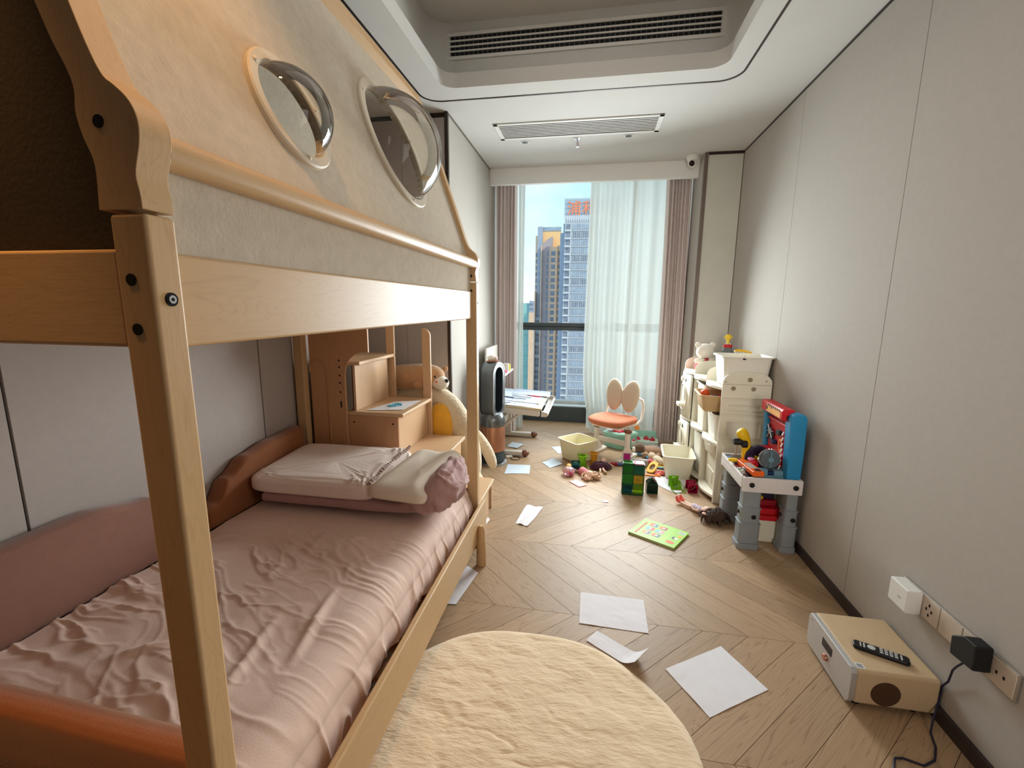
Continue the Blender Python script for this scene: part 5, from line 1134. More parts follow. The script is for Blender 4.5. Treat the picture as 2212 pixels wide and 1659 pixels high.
# ------------------------------------------------------------------ ceiling fittings
ventm = mat('vent_white', (222, 221, 216), .5, var=.02); gap = mat('vent_gap', (26, 28, 30), .9)
v1 = thing('return_vent', 'long dark slotted air vent high inside the ceiling tray', 'vent', (-.16, RY1+.09, 3.01))
def vp(t, mb, n, m, b=.002): return mb.build(n, m, t, bevel=b, world=1)
yv = RY1+.10
vp(v1, bx((-1.043, yv-.012, 2.939), (0.716, yv, 2.959)), 'frame', ventm); vp(v1, bx((-1.043, yv-.012, 3.072), (0.716, yv, 3.092)), 'frame', ventm); vp(v1, bx((-1.043, yv-.012, 2.959), (-0.997, yv, 3.072)), 'frame', ventm); vp(v1, bx((0.67, yv-.012, 2.959), (0.716, yv, 3.072)), 'frame', ventm)
vp(v1, bx((-1.002, yv-.004, 2.954), (0.675, yv-.001, 3.077)), 'backing', gap, 0)
for z in (2.986, 3.015, 3.045): vp(v1, bx((-0.998, yv-.012, z-.0045), (0.671, yv-.004, z+.0045)), 'slat', ventm, .001)
mb = MB()
for k in range(54): x = -0.982+k*.03; mb.box((x, yv-.007, 2.959), (x+.0035, yv-.003, 3.072))
o = mb.build('fins', mat('fin_grey', (96, 98, 100), .5), v1, world=1); stuff(o)
v2 = thing('supply_vent', 'white slatted air vent flush in the ceiling before the window', 'vent', (-.17, 3.61, ZC))
for lo, hi in (((-0.785, 3.532, ZC-.008), (0.446, 3.563, ZC)), ((-0.785, 3.819, ZC-.008), (0.446, 3.852, ZC)), ((-0.785, 3.532, ZC-.008), (-0.751, 3.852, ZC)), ((0.412, 3.532, ZC-.008), (0.446, 3.852, ZC))): vp(v2, bx(lo, hi), 'frame', ventm)
vp(v2, bx((-0.757, 3.558, ZC-.002), (0.419, 3.824, ZC-.0005)), 'backing', mat('vent_back', (64, 66, 70), .9), 0)
for k in range(8):
    y = 3.582+k*.0291; vp(v2, bx((-.754, y, ZC-.0062), (.414, y+.012, ZC-.003)), 'slat', ventm, .0008)
def downlight(x, y, label):
    t = thing('downlight', label, 'downlight', (x, y, ZC))
    MB().lathe([(.024, .002), (.036, -.001), (.037, -.003), (.026, -.003)], n=28).build('trim_ring', ventm, t, smooth=True); MB().lathe([(.0262, -.0042), (.020, -.0044), (.001, -.0045)], n=24).build('reflector', mat('dl_dark', (34, 32, 32), .25, .4), t, smooth=True)
downlight(-.601, 3.937, 'small dark recessed downlight at the left end before the window vent'); downlight(.228, 3.918, 'small dark recessed downlight to the right of the sprinkler')
spk = thing('sprinkler', 'chrome fire sprinkler hanging from the ceiling between the downlights', 'sprinkler', (-.171, 3.928, ZC))
MB().lathe([(.030, 0), (.030, -.003), (.014, -.008), (.008, -.012)], n=24).build('escutcheon', steel, spk, smooth=True); MB().cyl((0, 0, -.01), (0, 0, -.028), .007, n=12).build('stem', steel, spk, smooth=True)
for s in (-1, 1): MB().tube([(0, 0, -.026), (s*.011, 0, -.034), (s*.010, 0, -.05), (s*.003, 0, -.058)], .0022, 6).build('arm', steel, spk, smooth=True)
MB().cyl((0, 0, -.03), (0, 0, -.052), .003, n=8).build('bulb', mat('bulb_red', (190, 90, 80), .2), spk); MB().cyl((0, 0, -.058), (0, 0, -.061), .014, n=16).build('deflector', steel, spk)
cc = thing('dome_camera', 'white ceiling camera with a black round eye beside the pillar', 'camera', (.833, 4.50, ZC))
MB().lathe([(.055, 0), (.056, -.012), (.050, -.035), (.042, -.042)], n=32).build('base', white, cc, smooth=True)
M = Matrix.Translation((0, -.005, -.058)) @ Matrix.Rotation(math.radians(62), 4, 'X')
MB().ball((0, -.003, -.055), .043, 24).build('ball', white, cc, smooth=True)
dv = V(-.35, -.88, -.38).normalized(); c0 = V(0, -.003, -.055)
MB().cyl(c0+dv*.030, c0+dv*.046, .031, .029, n=28).build('bezel', white, cc, bevel=.002); MB().cyl(c0+dv*.044, c0+dv*.0475, .025, .024, n=28).build('eye', mat('lens_black', (18, 20, 26), .1), cc, bevel=.001)

# ------------------------------------------------------------------ toys on the floor
tub('toy_bin', 'cream bin standing cornerwise on the floor in front of the desk chair', (-.085, 4.050, 0), .262, .262, .195, .82, math.radians(45), mat('bin_ivory', (232, 224, 186), .38, var=.02), lip=.012, group=None)
tub('toy_bin', 'empty cream bin on the floor beside the toy shelf front', (.755, 3.82, 0), .235, .34, .205, .80, math.radians(-5), cream, lip=.012)
o = MB().loft([((0, -.03, .0), (.004, .02)), ((0, -.02, .03), (.004, .035)), ((0, .0, .045), (.004, .02))], 12).build('blue_scoop', mat('sky_blue', (96, 184, 216), .4), smooth=True); o.location = (.835, 3.76, .105); tag(o, 'sky blue toy piece inside the bin beside the shelf', 'toy')
lime = clear('lime_clear', (150, 205, 40), gloss=.12, body=.65); teal = clear('teal_clear', (40, 120, 116), gloss=.12, body=.7); ambr = clear('amber_clear', (240, 186, 70), gloss=.12, body=.65); crim = clear('crimson_clear', (176, 24, 76), gloss=.12, body=.7)
def funnel(label, loc, m, h=.105, w=.042, rotz=0, ribs=3):
    t = thing('tube_block', label, 'toy block', loc, rotz)
    def fl(z): 
        a = rrect(-w, -w, w, w, .006, 3); n = len(a); b = [(.66*w*math.cos(2*PI*(i+.5)/n+PI/4*0), .66*w*math.sin(2*PI*(i+.5)/n)) for i in range(n)]
        mb = MB(); mb.add([(x, y, z) for x, y in a]+[(x, y, z) for x, y in b]+[(x, y, z+.004) for x, y in a]+[(x, y, z+.004) for x, y in b], [(i, (i+1) % n, (i+1) % n+n, i+n) for i in range(n)]+[(i+2*n, (i+1) % n+2*n, (i+1) % n+3*n, i+3*n) for i in range(n)]+[(i, (i+1) % n, (i+1) % n+2*n, i+2*n) for i in range(n)])
        return mb
    fl(0).build('flange', m, t); fl(h-.004).build('flange', m, t)
    mb = MB(); n = 28; pr = [(.66*w, .004), (.70*w, .02)]+[(.70*w*(1+.02*(k % 2)), .03+k*.006) for k in range(ribs*2)]+[(.70*w, h-.02), (.66*w, h-.004)]
    vs = []; fs = []
    for r, z in pr: vs += [(r*math.cos(2*PI*i/n), r*math.sin(2*PI*i/n), z) for i in range(n)]
    for k in range(len(pr)-1):
        for i in range(n): fs.append((k*n+i, k*n+(i+1) % n, (k+1)*n+(i+1) % n, (k+1)*n+i))
    mb.add(vs, fs); mb.build('tube', m, t, smooth=True, autos=False); return t
funnel('upright lime green clear tube block in front of the cornerwise bin', (-.035, 3.845, 0), lime, .105, .042, .2)
funnel('upright amber clear tube block at the corner of the cornerwise bin', (.065, 3.935, 0), ambr, .105, .038, -.1, 5)
def ring_block(label, loc, m, rotz=0, tilt=0):
    """two square windows hinged at an edge with round openings, a half pipe between"""
    t = thing('window_block', label, 'toy block', loc, rotz); w = .036
    def plate(M):
        a = rrect(-w, -w, w, w, .004, 5); n = len(a); b = [(.027*math.cos(2*PI*(i+.5)/n), .027*math.sin(2*PI*(i+.5)/n)) for i in range(n)]
        mb = MB(); mb.add([(x, y, 0) for x, y in a]+[(x, y, 0) for x, y in b]+[(x, y, .005) for x, y in a]+[(x, y, .005) for x, y in b], [(i, (i+1) % n, (i+1) % n+n, i+n) for i in range(n)]+[(i+2*n, (i+1) % n+2*n, (i+1) % n+3*n, i+3*n) for i in range(n)]+[(i, (i+1) % n, (i+1) % n+2*n, i+2*n) for i in range(n)]+[(i+n, (i+1) % n+n, (i+1) % n+3*n, i+3*n) for i in range(n)], M)
        return mb
    M1 = Matrix.Translation((0, 0, .037)) @ Matrix.Rotation(PI/2+tilt, 4, 'X'); M2 = Matrix.Translation((0, .075, .037+.006)) @ Matrix.Rotation(PI/2+tilt*.3, 4, 'X')
    plate(M1).build('window', m, t); plate(M2).build('window', m, t)
    mb = MB(); n = 20; vs = []; fs = []
    for k in range(5):
        y = -.002+.078*k/4; vs += [(.027*math.cos(2*PI*i/n), y, .037+.027*math.sin(2*PI*i/n)) for i in range(n)]
    for k in range(4):
        for i in range(n): fs.append((k*n+i, k*n+(i+1) % n, (k+1)*n+(i+1) % n, (k+1)*n+i))
    mb.add(vs, fs); mb.build('pipe', m, t, smooth=True, autos=False)
    MB().ball((0, .05, .037), (.024, .024, .024), 16).build('dome', m, t, smooth=True); return t
ring_block('teal clear block with round windows left of the lime tube', (-.088, 3.70, 0), teal, .05)
ring_block('crimson clear block with round windows by the shelf base', (.808, 3.425, 0), crim, .05)
lf = thing('lime_frame_block', 'lime block with a ball dome and leaning frame on the bent paper', 'toy block', (.70, 3.44, .0035), .15)
lp_(lf, MB().box((-.038, .10, 0), (.038, .105, .085)), 'back_plate', lime, .001)
lp_(lf, MB().ball((.0, .085, .05), (.030, .030, .034), 20), 'dome', lime, 0, smooth=True)
ML = Matrix.Translation((.0, .02, .0)) @ Matrix.Rotation(.75, 4, 'X')
a_ = rrect(-.042, .0, .042, .08, .004, 5); n = len(a_); b_ = [(.024*math.cos(2*PI*(i+.5)/n), .045+.024*math.sin(2*PI*(i+.5)/n)) for i in range(n)]
mb = MB(); mb.add([(x, y, 0) for x, y in a_]+[(x, y, 0) for x, y in b_]+[(x, y, .004) for x, y in a_]+[(x, y, .004) for x, y in b_], [(i, (i+1) % n, (i+1) % n+n, i+n) for i in range(n)]+[(i+2*n, (i+1) % n+2*n, (i+1) % n+3*n, i+3*n) for i in range(n)]+[(i, (i+1) % n, (i+1) % n+2*n, i+2*n) for i in range(n)], ML); lp_(lf, mb, 'window', lime, 0)
for p, q in (((-.042, .02, .003), (.042, .02, .003)), ((.042, .02, .003), (.055, -.03, .003)), ((-.042, .02, .003), (-.03, -.045, .003)), ((-.03, -.045, .003), (.055, -.03, .003)), ((.042, .075, .05), (.062, .0, .003))):
    lp_(lf, MB().cyl(p, q, .003, n=6), 'frame_edge', mat('lime_dark', (110, 150, 24), .4), 0)
# magnetic tile tower
mg = thing('magnet_tile_block', 'tall block of clear magnetic tiles in greens, teal and yellow', 'toy block', (.273, 3.302, 0), math.radians(-2))
darkg = clear('tile_dark', (16, 70, 50), gloss=.12, body=.55)
tc_ = {'g': clear('tile_green', (70, 200, 70), gloss=.12, body=.32), 'g2': clear('tile_deepgreen', (50, 176, 76), gloss=.12, body=.32), 't': clear('tile_teal', (10, 160, 140), gloss=.12, body=.32), 'b': clear('tile_bluegreen', (4, 124, 132), gloss=.12, body=.32), 'y': clear('tile_yellow', (246, 200, 60), gloss=.12, body=.6), 'l': clear('tile_lime', (180, 220, 50), gloss=.12, body=.32), 'p': clear('tile_pink', (240, 150, 180), gloss=.12, body=.6), 'm': clear('tile_magenta', (190, 70, 140), gloss=.12, body=.6), 'd': darkg}
edge = mat('tile_edge', (18, 70, 44), .35)
def tile(M, c, par=mg, s=.0745):
    t = .0028; mb = MB(); mb.box((.004, -t, .004), (s-.004, t, s-.004), M); o = mb.build('tile', tc_[c], par)
    mb = MB(); mb.box((0, -t*1.25, 0), (s, t*1.25, .006), M); mb.box((0, -t*1.25, s-.006), (s, t*1.25, s), M); mb.box((0, -t*1.25, 0), (.006, t*1.25, s), M); mb.box((s-.006, -t*1.25, 0), (s, t*1.25, s), M)
    for k in (.24, .62): mb.box((s*k, -t*1.6, s-.010), (s*k+.012, t*1.6, s-.002), M); mb.box((s*k, -t*1.6, .002), (s*k+.012, t*1.6, .010), M)
    mb.build('tile_rim', edge if c in ('d', 't', 'b', 'g2') else mat('tile_edge_'+c, {'g': (24, 110, 40), 'y': (90, 104, 30), 'l': (70, 120, 30), 'p': (220, 140, 170), 'm': (150, 60, 110)}.get(c, (20, 60, 40)), .35), o); return o
T = Matrix.Translation; S = .077; Rz = Matrix.Rotation(PI/2, 4, 'Z'); Rx = Matrix.Rotation(-PI/2, 4, 'X')
MB().box((0, -.003, 0), (S*2, .003, .012)).build('base_bar', edge, mg)
front = [['b', 'l'], ['g', 'y'], ['g2', 't']]
for r_i, row in enumerate(front):
    for c_i, c in enumerate(row): tile(T((c_i*S, 0, .012+r_i*S)), c)
    tile(T((0, S, .012+r_i*S)), ['d', 'b', 'g2'][r_i]); tile(T((S, S, .012+r_i*S)), ['d', 'l', 'd'][r_i])
    tile(T((0, 0, .012+r_i*S)) @ Rz, ['d', 'g', 'g2'][r_i]); tile(T((2*S, 0, .012+r_i*S)) @ Rz, ['d', 'd', 'd'][r_i])
tile(T((0, 0, .246)) @ Matrix.Rotation(PI/2, 4, 'X') @ T((0, 0, -.0745)), 'g'); tile(T((S, 0, .246)) @ Matrix.Rotation(PI/2, 4, 'X') @ T((0, 0, -.0745)), 'p')
tile(T((.0, S, .244)) @ Matrix.Rotation(-.35, 4, 'X'), 'm', s=.055); 
for k in range(8):
    a = PI*k/4; p0 = V(S+.037, -.0035, .012+S+.037)
    MB().cyl(p0, p0+V(.030*math.cos(a), 0, .030*math.sin(a)), .0009, n=4).build('tile_ray', mat('ray', (120, 90, 20), .5), mg)
hs = thing('tile_house', 'small dark green clear tile house right of the tile block', 'toy house', (.462, 3.352, 0), .03)
def house_wall(y):
    mb = MB(); mb.prism([(0, 0), (.078, 0), (.078, .075), (.039, .115), (0, .075)], y-.003, y+.003, 'Y'); return mb
house_wall(0).build('gable_tile', darkg, hs); house_wall(.075).build('gable_tile', darkg, hs)
for x in (0, .078): MB().box((x-.002, 0, 0), (x+.002, .075, .075)).build('wall_tile', darkg, hs)
for a, b in (((0, .075), (.039, .115)), ((.078, .075), (.039, .115))): mb = MB(); mb.add([(a[0], 0, a[1]), (b[0], 0, b[1]), (b[0], .075, b[1]), (a[0], .075, a[1])], [(0, 1, 2, 3)]); mb.build('roof_tile', darkg, hs, solid=.004)
MB().box((0, -.004, .070), (.078, .0, .078)).build('tile_rim', edge, hs); MB().box((0, -.004, 0), (.078, 0, .008)).build('tile_rim', edge, hs)
# dolls
skin = mat('doll_skin', (236, 196, 172), .5); hairb = mat('doll_hair_brown', (72, 52, 42), .7, var=.2, vs=60, bump=.5, bs=150, stretch=(1, 4, 1)); blond = mat('doll_hair_blond', (226, 188, 160), .6, var=.1, vs=60)
d1 = thing('doll', 'doll with long dark brown hair and coral shoes lying before the shelf', 'doll', (.80, 3.05, 0), math.radians(-55))
def lp2(mb, n, m, t, **k): return mb.build(n, m, t, smooth=True, **k)
body = MB(); body.loft([((0, -.01, .026), (.010, .010)), ((-.03, 0, .028), (.026, .02)), ((-.06, 0, .028), (.022, .018)), ((-.09, 0, .028), (.028, .022)), ((-.105, 0, .024), (.018, .016))], 16); lp2(body, 'dress', mat('doll_dress', (206, 190, 206), .8, var=.1, vs=60), d1, sub=1)
for s in (-1, 1):
    lp2(MB().loft([((-.095, s*.012, .022), .012), ((-.15, s*.014, .020), .010), ((-.20, s*.016, .022), .008)], 10), 'leg', skin, d1)
    lp2(MB().loft([((-.19, s*.016, .022), (.012, .012)), ((-.212, s*.018, .026), (.016, .015)), ((-.225, s*.018, .040), (.012, .016)), ((-.228, s*.018, .055), (.006, .008))], 12), 'shoe', mat('shoe_coral', (238, 104, 92), .4), d1)
    lp2(MB().loft([((-.02, s*.024, .03), .008), ((-.05, s*.040, .03), .0075), ((-.07, s*.034, .036), .006), ((-.082, s*.024, .04), .007)], 10), 'arm', skin, d1)
lp2(MB().ball((.035, -.006, .045), (.034, .032, .034), 18), 'head', skin, d1)
hb = MB(); rr_ = random.Random(3)
hb.ball((.080, .012, .036), (.078, .088, .036), 26)
for k in range(110):
    a = rr_.uniform(-2.0, 2.0); r0 = rr_.uniform(.01, .06); cx_, cy_ = .075, .01; L_ = rr_.uniform(.035, .06); pts = []; tw = rr_.uniform(-.5, .5)
    for q in range(6):
        t_ = q/5; r1 = r0+L_*t_; aa = a+tw*t_; zz = .078*math.sqrt(max(0, 1-(min(r1, .098)/.10)**2)); pts.append((cx_+r1*math.cos(aa), cy_+r1*1.05*math.sin(aa), max(.005, zz+.004*math.sin(9*t_+k))))
    hb.tube(pts, [.005, .008, .008, .0075, .006, .002], 5)
lp2(hb, 'hair', hairb, d1)
for k, (x, y) in enumerate(((.045, -.055), (.075, -.04), (.07, -.075))): lp2(MB().ball((x, y, .072-.006*k), (.016, .012, .008), 10), 'bow', mat('bow_blush', (238, 190, 180), .7), d1)
d2 = thing('doll', 'small doll in a dark plum skirt lying on its front by the amber tube', 'doll', (.125, 3.80, 0), math.radians(8))
plum = mat('plum', (62, 26, 40), .85, var=.15, vs=50, bump=.4, bs=120)
mb = MB()
def skf(u, v):
    a = 2*PI*u; r = .02+.062*v**.8; z = .060*(1-v**1.6)+.012*math.sin(a*6)*v+.014*v
    return (r*1.15*math.cos(a), .02+r*.78*math.sin(a), max(.004, z))
mb.grid(skf, 60, 12); lp2(mb, 'skirt', plum, d2, autos=False, solid=.004)
lp2(MB().ball((0, .02, .028), (.06, .042, .03), 18), 'petticoat', plum, d2)
lp2(MB().loft([((.01, .06, .04), (.02, .016)), ((.03, .09, .04), (.022, .018)), ((.035, .105, .04), (.012, .012))], 12), 'torso', mat('rose_beige', (220, 180, 166), .6), d2); lp2(MB().ball((.04, .125, .04), .026, 14), 'head', skin, d2)
for s, x1 in ((-1, -.022), (1, .024)):
    lp2(MB().loft([((s*.012, -.03, .022), .010), ((s*.004+x1*.5, -.065, .018), .009), ((x1, -.095, .016), .008)], 10), 'leg', skin, d2); lp2(MB().loft([((x1, -.09, .014), (.012, .010)), ((x1, -.112, .016), (.013, .014)), ((x1, -.120, .016), (.008, .010))], 12), 'boot', mat('boot_gold', (170, 146, 96), .5), d2)
    lp2(MB().loft([((s*.02+.03, .08, .04), .008), ((s*.05+.05, .05, .025), .007), ((s*.055+.07, .03, .016), .006)], 8), 'arm', skin, d2)
d3 = thing('doll', 'small doll with blond curls in a pink dress face down on the floor', 'doll', (-.0, 3.62, 0), math.radians(-50))
lp2(MB().loft([((-.09, 0, .02), (.012, .010)), ((-.06, 0, .03), (.036, .026)), ((-.02, 0, .032), (.030, .026)), ((.02, 0, .03), (.020, .02))], 16), 'dress', mat('dress_pink', (228, 140, 150), .8, bump=.3, bs=120), d3)
lp2(MB().ball((.045, 0, .034), (.032, .032, .030), 16), 'head', skin, d3)
hb = MB(); rr_ = random.Random(5)
for k in range(16):
    x, y = .05+rr_.uniform(-.035, .055), rr_.uniform(-.05, .05); r0 = rr_.uniform(.014, .024); ph = rr_.uniform(0, 6)
    hb.tube([(x+r0*math.cos(ph+t_*.55), y+r0*math.sin(ph+t_*.55), .018+.03*rr_.random()*(t_/11)+.012*math.sin(t_*.5+k)) for t_ in range(11)], [.006]+[.009]*9+[.004], 6)
lp2(hb, 'curls', blond, d3)
for s in (-1, 1): lp2(MB().loft([((-.085, s*.014, .018), .009), ((-.12, s*.018, .014), .008)], 8), 'leg', skin, d3); lp2(MB().ball((-.13, s*.019, .014), (.016, .011, .012), 10), 'shoe', mat('shoe_red', (226, 70, 80), .4), d3)
bag = thing('sweet_bag', 'crumpled clear pink toy bag tied at its end', 'bag', (-.14, 3.615, 0), .3)
def bagf(u, v):
    a = 2*PI*u; r = .005+.046*math.sin(PI*min(1, v*.9+.05))**.7; k = 1+.22*fbm(math.cos(a)*2, math.sin(a)*2, v*4)
    return (r*k*math.cos(a), -.05+.115*v, max(.002, .034+r*k*.75*math.sin(a)))
mb = MB(); mb.grid(bagf, 40, 24); lp2(mb, 'film', clear('bag_film', (244, 206, 216), gloss=.3, rough=.15, body=.6), bag, autos=False)
lp2(MB().ball((0, -.015, .024), (.024, .028, .018), 12), 'candy', mat('candy_rose', (206, 90, 120), .4), bag); lp2(MB().ball((.016, -.03, .016), (.014, .014, .012), 10), 'candy', mat('candy_rose', (206, 90, 120), .4), bag)
pc = bx((-.052, -.098, 0), (.052, .0, .006)).build('pink_plate', mat('plate_pink', (250, 168, 172), .4), bevel=.002); pc.location = (-.105, 3.495, 0); pc.rotation_euler = (0, 0, .70); pc.scale = (.75, 1.35, 1); tag(pc, 'flat rosy pink toy plate lying on the boards left of the tile block', 'toy')
yd = thing('yellow_toy_piece', 'yellow toy peg with a bent neck beside the teal block', 'toy', (-.15, 3.735, 0)); lp2(MB().loft([((0, .02, .03), .024), ((0, .0, .03), .026), ((0, -.02, .03), .018)], 14), 'cap', mat('peg_amber', (236, 180, 90), .4), yd); lp2(MB().tube([(0, -.02, .03), (-.006, -.05, .022), (-.014, -.075, .010)], [.014, .012, .010], 10), 'neck', mat('peg_pale', (240, 206, 120), .4), yd)
o = MB().ball((0, 0, .016), (.022, .016, .016), 14).build('red_bead', mat('bead_red', (230, 70, 70), .35), smooth=True); o.location = (-.055, 3.745, 0); tag(o, 'red toy bead between the teal block and the lime tube', 'bead')
# heap by the chair
ht = thing('mint_play_table', 'mint green toy play table with wavy sides under the desk chair', 'play table', (.33, 4.50, 0), .0)
mint = mat('mint', (150, 204, 186), .4); mintl = mat('mint_light', (206, 226, 212), .45)
wavy = [((.155+.018*math.cos(4*a))*math.cos(a), (.10+.012*math.cos(4*a))*math.sin(a)) for a in [2*PI*i/48 for i in range(48)]]
mb = MB(); mb.prism([(x*.92, y*.92) for x, y in wavy], 0, .12); lp_(ht, mb, 'skirt', mint, .006); mb = MB(); mb.prism(wavy, .12, .16); lp_(ht, mb, 'rim', mint, .010, seg=3); mb = MB(); mb.prism([(x*.88, y*.88) for x, y in wavy], .16, .166); lp_(ht, mb, 'top', mintl, .001)
lp_(ht, MB().cyl((.12, -.10, 0), (.12, -.10, .10), .022, n=14), 'post', mintl, .004); lp_(ht, MB().cyl((.12, -.10, .10), (.12, -.10, .115), .015, n=14), 'post_cap', mat('cap_crimson', (190, 40, 60), .35), .003)
for k, (x, y, c, lab) in enumerate(((-.06, -.03, (214, 40, 60), 'red toy flower on the mint play table, leftmost'), (-.02, -.05, (236, 90, 110), 'pink toy petal on the mint play table edge'), (.02, -.03, (206, 30, 70), 'crimson toy flower in the middle of the mint play table'), (-.04, .03, (236, 150, 60), 'orange toy bit at the back of the mint play table'), (.05, -.045, (220, 60, 90), 'rose toy bit at the right of the mint play table'))):
    mb = MB()
    for q in range(5): a = 2*PI*q/5+k; mb.ball((.016*math.cos(a), .016*math.sin(a), .010), (.012, .012, .009), 8)
    o = lp2(mb, 'toy_flower', mat('fl%d' % k, c, .45), None); o.location = (.33+x, 4.50+y, .1665); tag(o, lab, 'toy', 'toys on the mint play table')
vp_ = thing('toy_dish', 'pale lilac toy dish tipped on the mint play table', 'dish', (.235, 4.49, .1665)); lp2(MB().lathe([(.02, 0), (.045, .018), (.047, .020), (.02, .004)], n=24), 'bowl', mat('lilac', (206, 206, 226), .4), vp_)
mt_ = thing('mint_stove', 'mint toy stove tray with red knobs behind the plush toys', 'toy stove', (.60, 4.66, 0), -.1)
lp_(mt_, MB().prism(rrect(-.12, -.09, .12, .09, .03), 0, .05), 'base', mintl, .008); lp_(mt_, MB().box((-.12, .075, .05), (.10, .09, .12)), 'back_wall', mint, .005)
for x in (-.085, .0, .06):
    lp_(mt_, MB().lathe([(.03, .05), (.026, .066), (.008, .070), (.010, .082), (.004, .086)], (x, -.02 if x else .0, 0), 18), 'knob', mat('knob_red', (190, 36, 60), .3), 0, smooth=True)
og2 = thing('orange_slide', 'bright orange toy ramp leaning behind the desk chair', 'toy', (.50, 4.88, 0), -.2)
mb = MB(); mb.add([(-.03, 0, .22), (.01, 0, .235), (.10, -.08, .0), (.04, -.08, .0)], [(0, 1, 2, 3)]); lp_(og2, mb, 'ramp', mat('ramp_orange', (246, 150, 60), .45), 0, solid=.012); lp_(og2, MB().cyl((-.01, .0, .22), (.07, -.08, .006), .010, n=8), 'rail', mat('ramp_orange', (246, 150, 60), .45), 0)
lp_(og2, MB().box((-.02, -.06, 0), (.05, .0, .03)), 'foot', mat('ramp_red', (206, 66, 40), .45), .004)
pt = thing('plush_puppy', 'brown and white plush puppy lying on its side behind the tile block', 'plush toy', (.50, 4.29, 0), .1)
brn = mat('plush_brown', (104, 78, 58), .95, bump=.5, bs=90, sheen=.4)
lp2(MB().loft([((.22, -.06, .03), (.02, .02)), ((.16, -.04, .045), (.05, .042)), ((.09, -.02, .045), (.055, .045)), ((.03, 0, .05), (.04, .04))], 16), 'body', mat('plush_fawn', (176, 142, 118), .95, bump=.5, bs=90), pt, sub=1)
lp2(MB().ball((-.005, .0, .065), (.055, .05, .05), 18), 'head', brn, pt); lp2(MB().ball((-.055, -.012, .055), (.022, .022, .026), 14), 'muzzle', fur_white, pt); lp2(MB().ball((-.078, -.014, .06), .007, 8), 'nose', blackm, pt)
for a, b in (((.05, -.05, .03), (.02, -.10, .014)), ((.16, -.08, .03), (.13, -.13, .014)), ((.19, .0, .04), (.26, .02, .02))): lp2(MB().loft([(a, .022), ((V(*a)+V(*b))/2, .020), (b, .018), (V(*b)+(V(*b)-V(*a))*.2, .006)], 12), 'leg', mat('plush_fawn', (176, 142, 118), .95, bump=.5, bs=90), pt)
lp2(MB().loft([((-.02, .04, .09), .012), ((-.01, .055, .075), .020), ((.0, .06, .05), .012)], 10), 'ear', brn, pt)
pr = thing('plush_rabbit', 'cream plush rabbit slumped between the puppy and the bin', 'plush toy', (.63, 4.06, 0), .5)
lp2(MB().loft([((0, -.09, .02), (.02, .015)), ((0, -.05, .035), (.035, .032)), ((0, .0, .04), (.04, .036)), ((0, .04, .04), (.03, .03))], 14), 'body', fur_cream, pr, sub=1); lp2(MB().ball((0, .075, .045), (.036, .036, .036), 16), 'head', fur_cream, pr)
for s in (-1, 1): lp2(MB().loft([((s*.015, .10, .05), .010), ((s*.03, .14, .05), .014), ((s*.035, .175, .03), .008)], 10), 'ear', mat('plush_fawn', (176, 142, 118), .95, bump=.5, bs=90), pr); lp2(MB().loft([((s*.03, -.02, .03), .014), ((s*.065, -.03, .02), .013), ((s*.08, -.04, .015), .006)], 10), 'paw', fur_cream, pr)
ct = MB()
def clf(u, v):
    x = (u-.5)*.26; y = (v-.5)*.16; return (x, y, .008+.040*abs(fbm(x*9, y*9, 2))+.03*(1-abs(2*u-1))*(1-abs(2*v-1))*(1+.5*fbm(x*20, y*20)))
ct.grid(clf, 40, 30); o = ct.build('dust_cloth', mat('cloth_offwhite', (214, 208, 206), .9, bump=.3, bs=90), smooth=True, autos=False); o.location = (.655, 4.46, 0); tag(o, 'crumpled off white cloth heaped behind the plush puppy', 'cloth')
hp_ = MB(); hp_.tube([(.085*math.cos(2*PI*i/40), .055*math.sin(2*PI*i/40), .012+.012*math.sin(2*PI*i/40)) for i in range(41)], .0095, 8); o = hp_.build('blue_hoop', mat('hoop_blue', (64, 132, 160), .4), smooth=True); o.location = (.475, 4.175, 0); tag(o, 'blue plastic hoop on the floor under the plush puppy', 'hoop')
o = MB().loft([((-.04, 0, .006), (.012, .006)), ((0, 0, .010), (.03, .01)), ((.05, 0, .006), (.010, .006))], 12).build('green_leaf_toy', mat('olive', (110, 124, 40), .5), smooth=True); o.location = (.44, 4.10, 0); tag(o, 'olive green leaf shaped toy inside the blue hoop end', 'toy')
tbx = MB(); tbx.loft([((-.10, .01, .032), .030), ((-.09, .01, .034), .032), ((.10, 0, .034), .032), ((.11, 0, .034), .030)], 20); o = tbx.build('clear_tube', clear('frost_tube', (206, 200, 192), gloss=.2, rough=.15, body=.65), smooth=True); o.location = (.43, 3.965, 0); tag(o, 'frosted clear tube lying on the floor behind the tile block', 'toy tube')
rs = thing('red_blue_stick', 'red and blue toy stick behind the tile block', 'toy', (.28, 3.925, 0), .06); lp2(MB().loft([((-.085, 0, .012), .006), ((-.07, 0, .016), .014), ((-.01, 0, .016), .016)], 12), 'red_half', mat('stick_red', (176, 40, 48), .4), rs); lp2(MB().loft([((-.01, 0, .015), .013), ((.06, 0, .014), .013)], 12), 'blue_half', mat('stick_blue', (70, 96, 150), .4), rs)
yt = thing('yellow_oval_toy', 'yellow flat toy with a dark oval opening leaning beside the tile block', 'toy', (.535, 3.80, 0), -.6)
MY = Matrix.Translation((0, 0, .004)) @ Matrix.Rotation(.55, 4, 'X')
a_ = [(x, y+.06) for x, y in ell(0, 0, .038, .062, 36, 3.2)]; b_ = [(x, y+.06) for x, y in ell(0, 0, .022, .034, 36, 2)]; n = 36
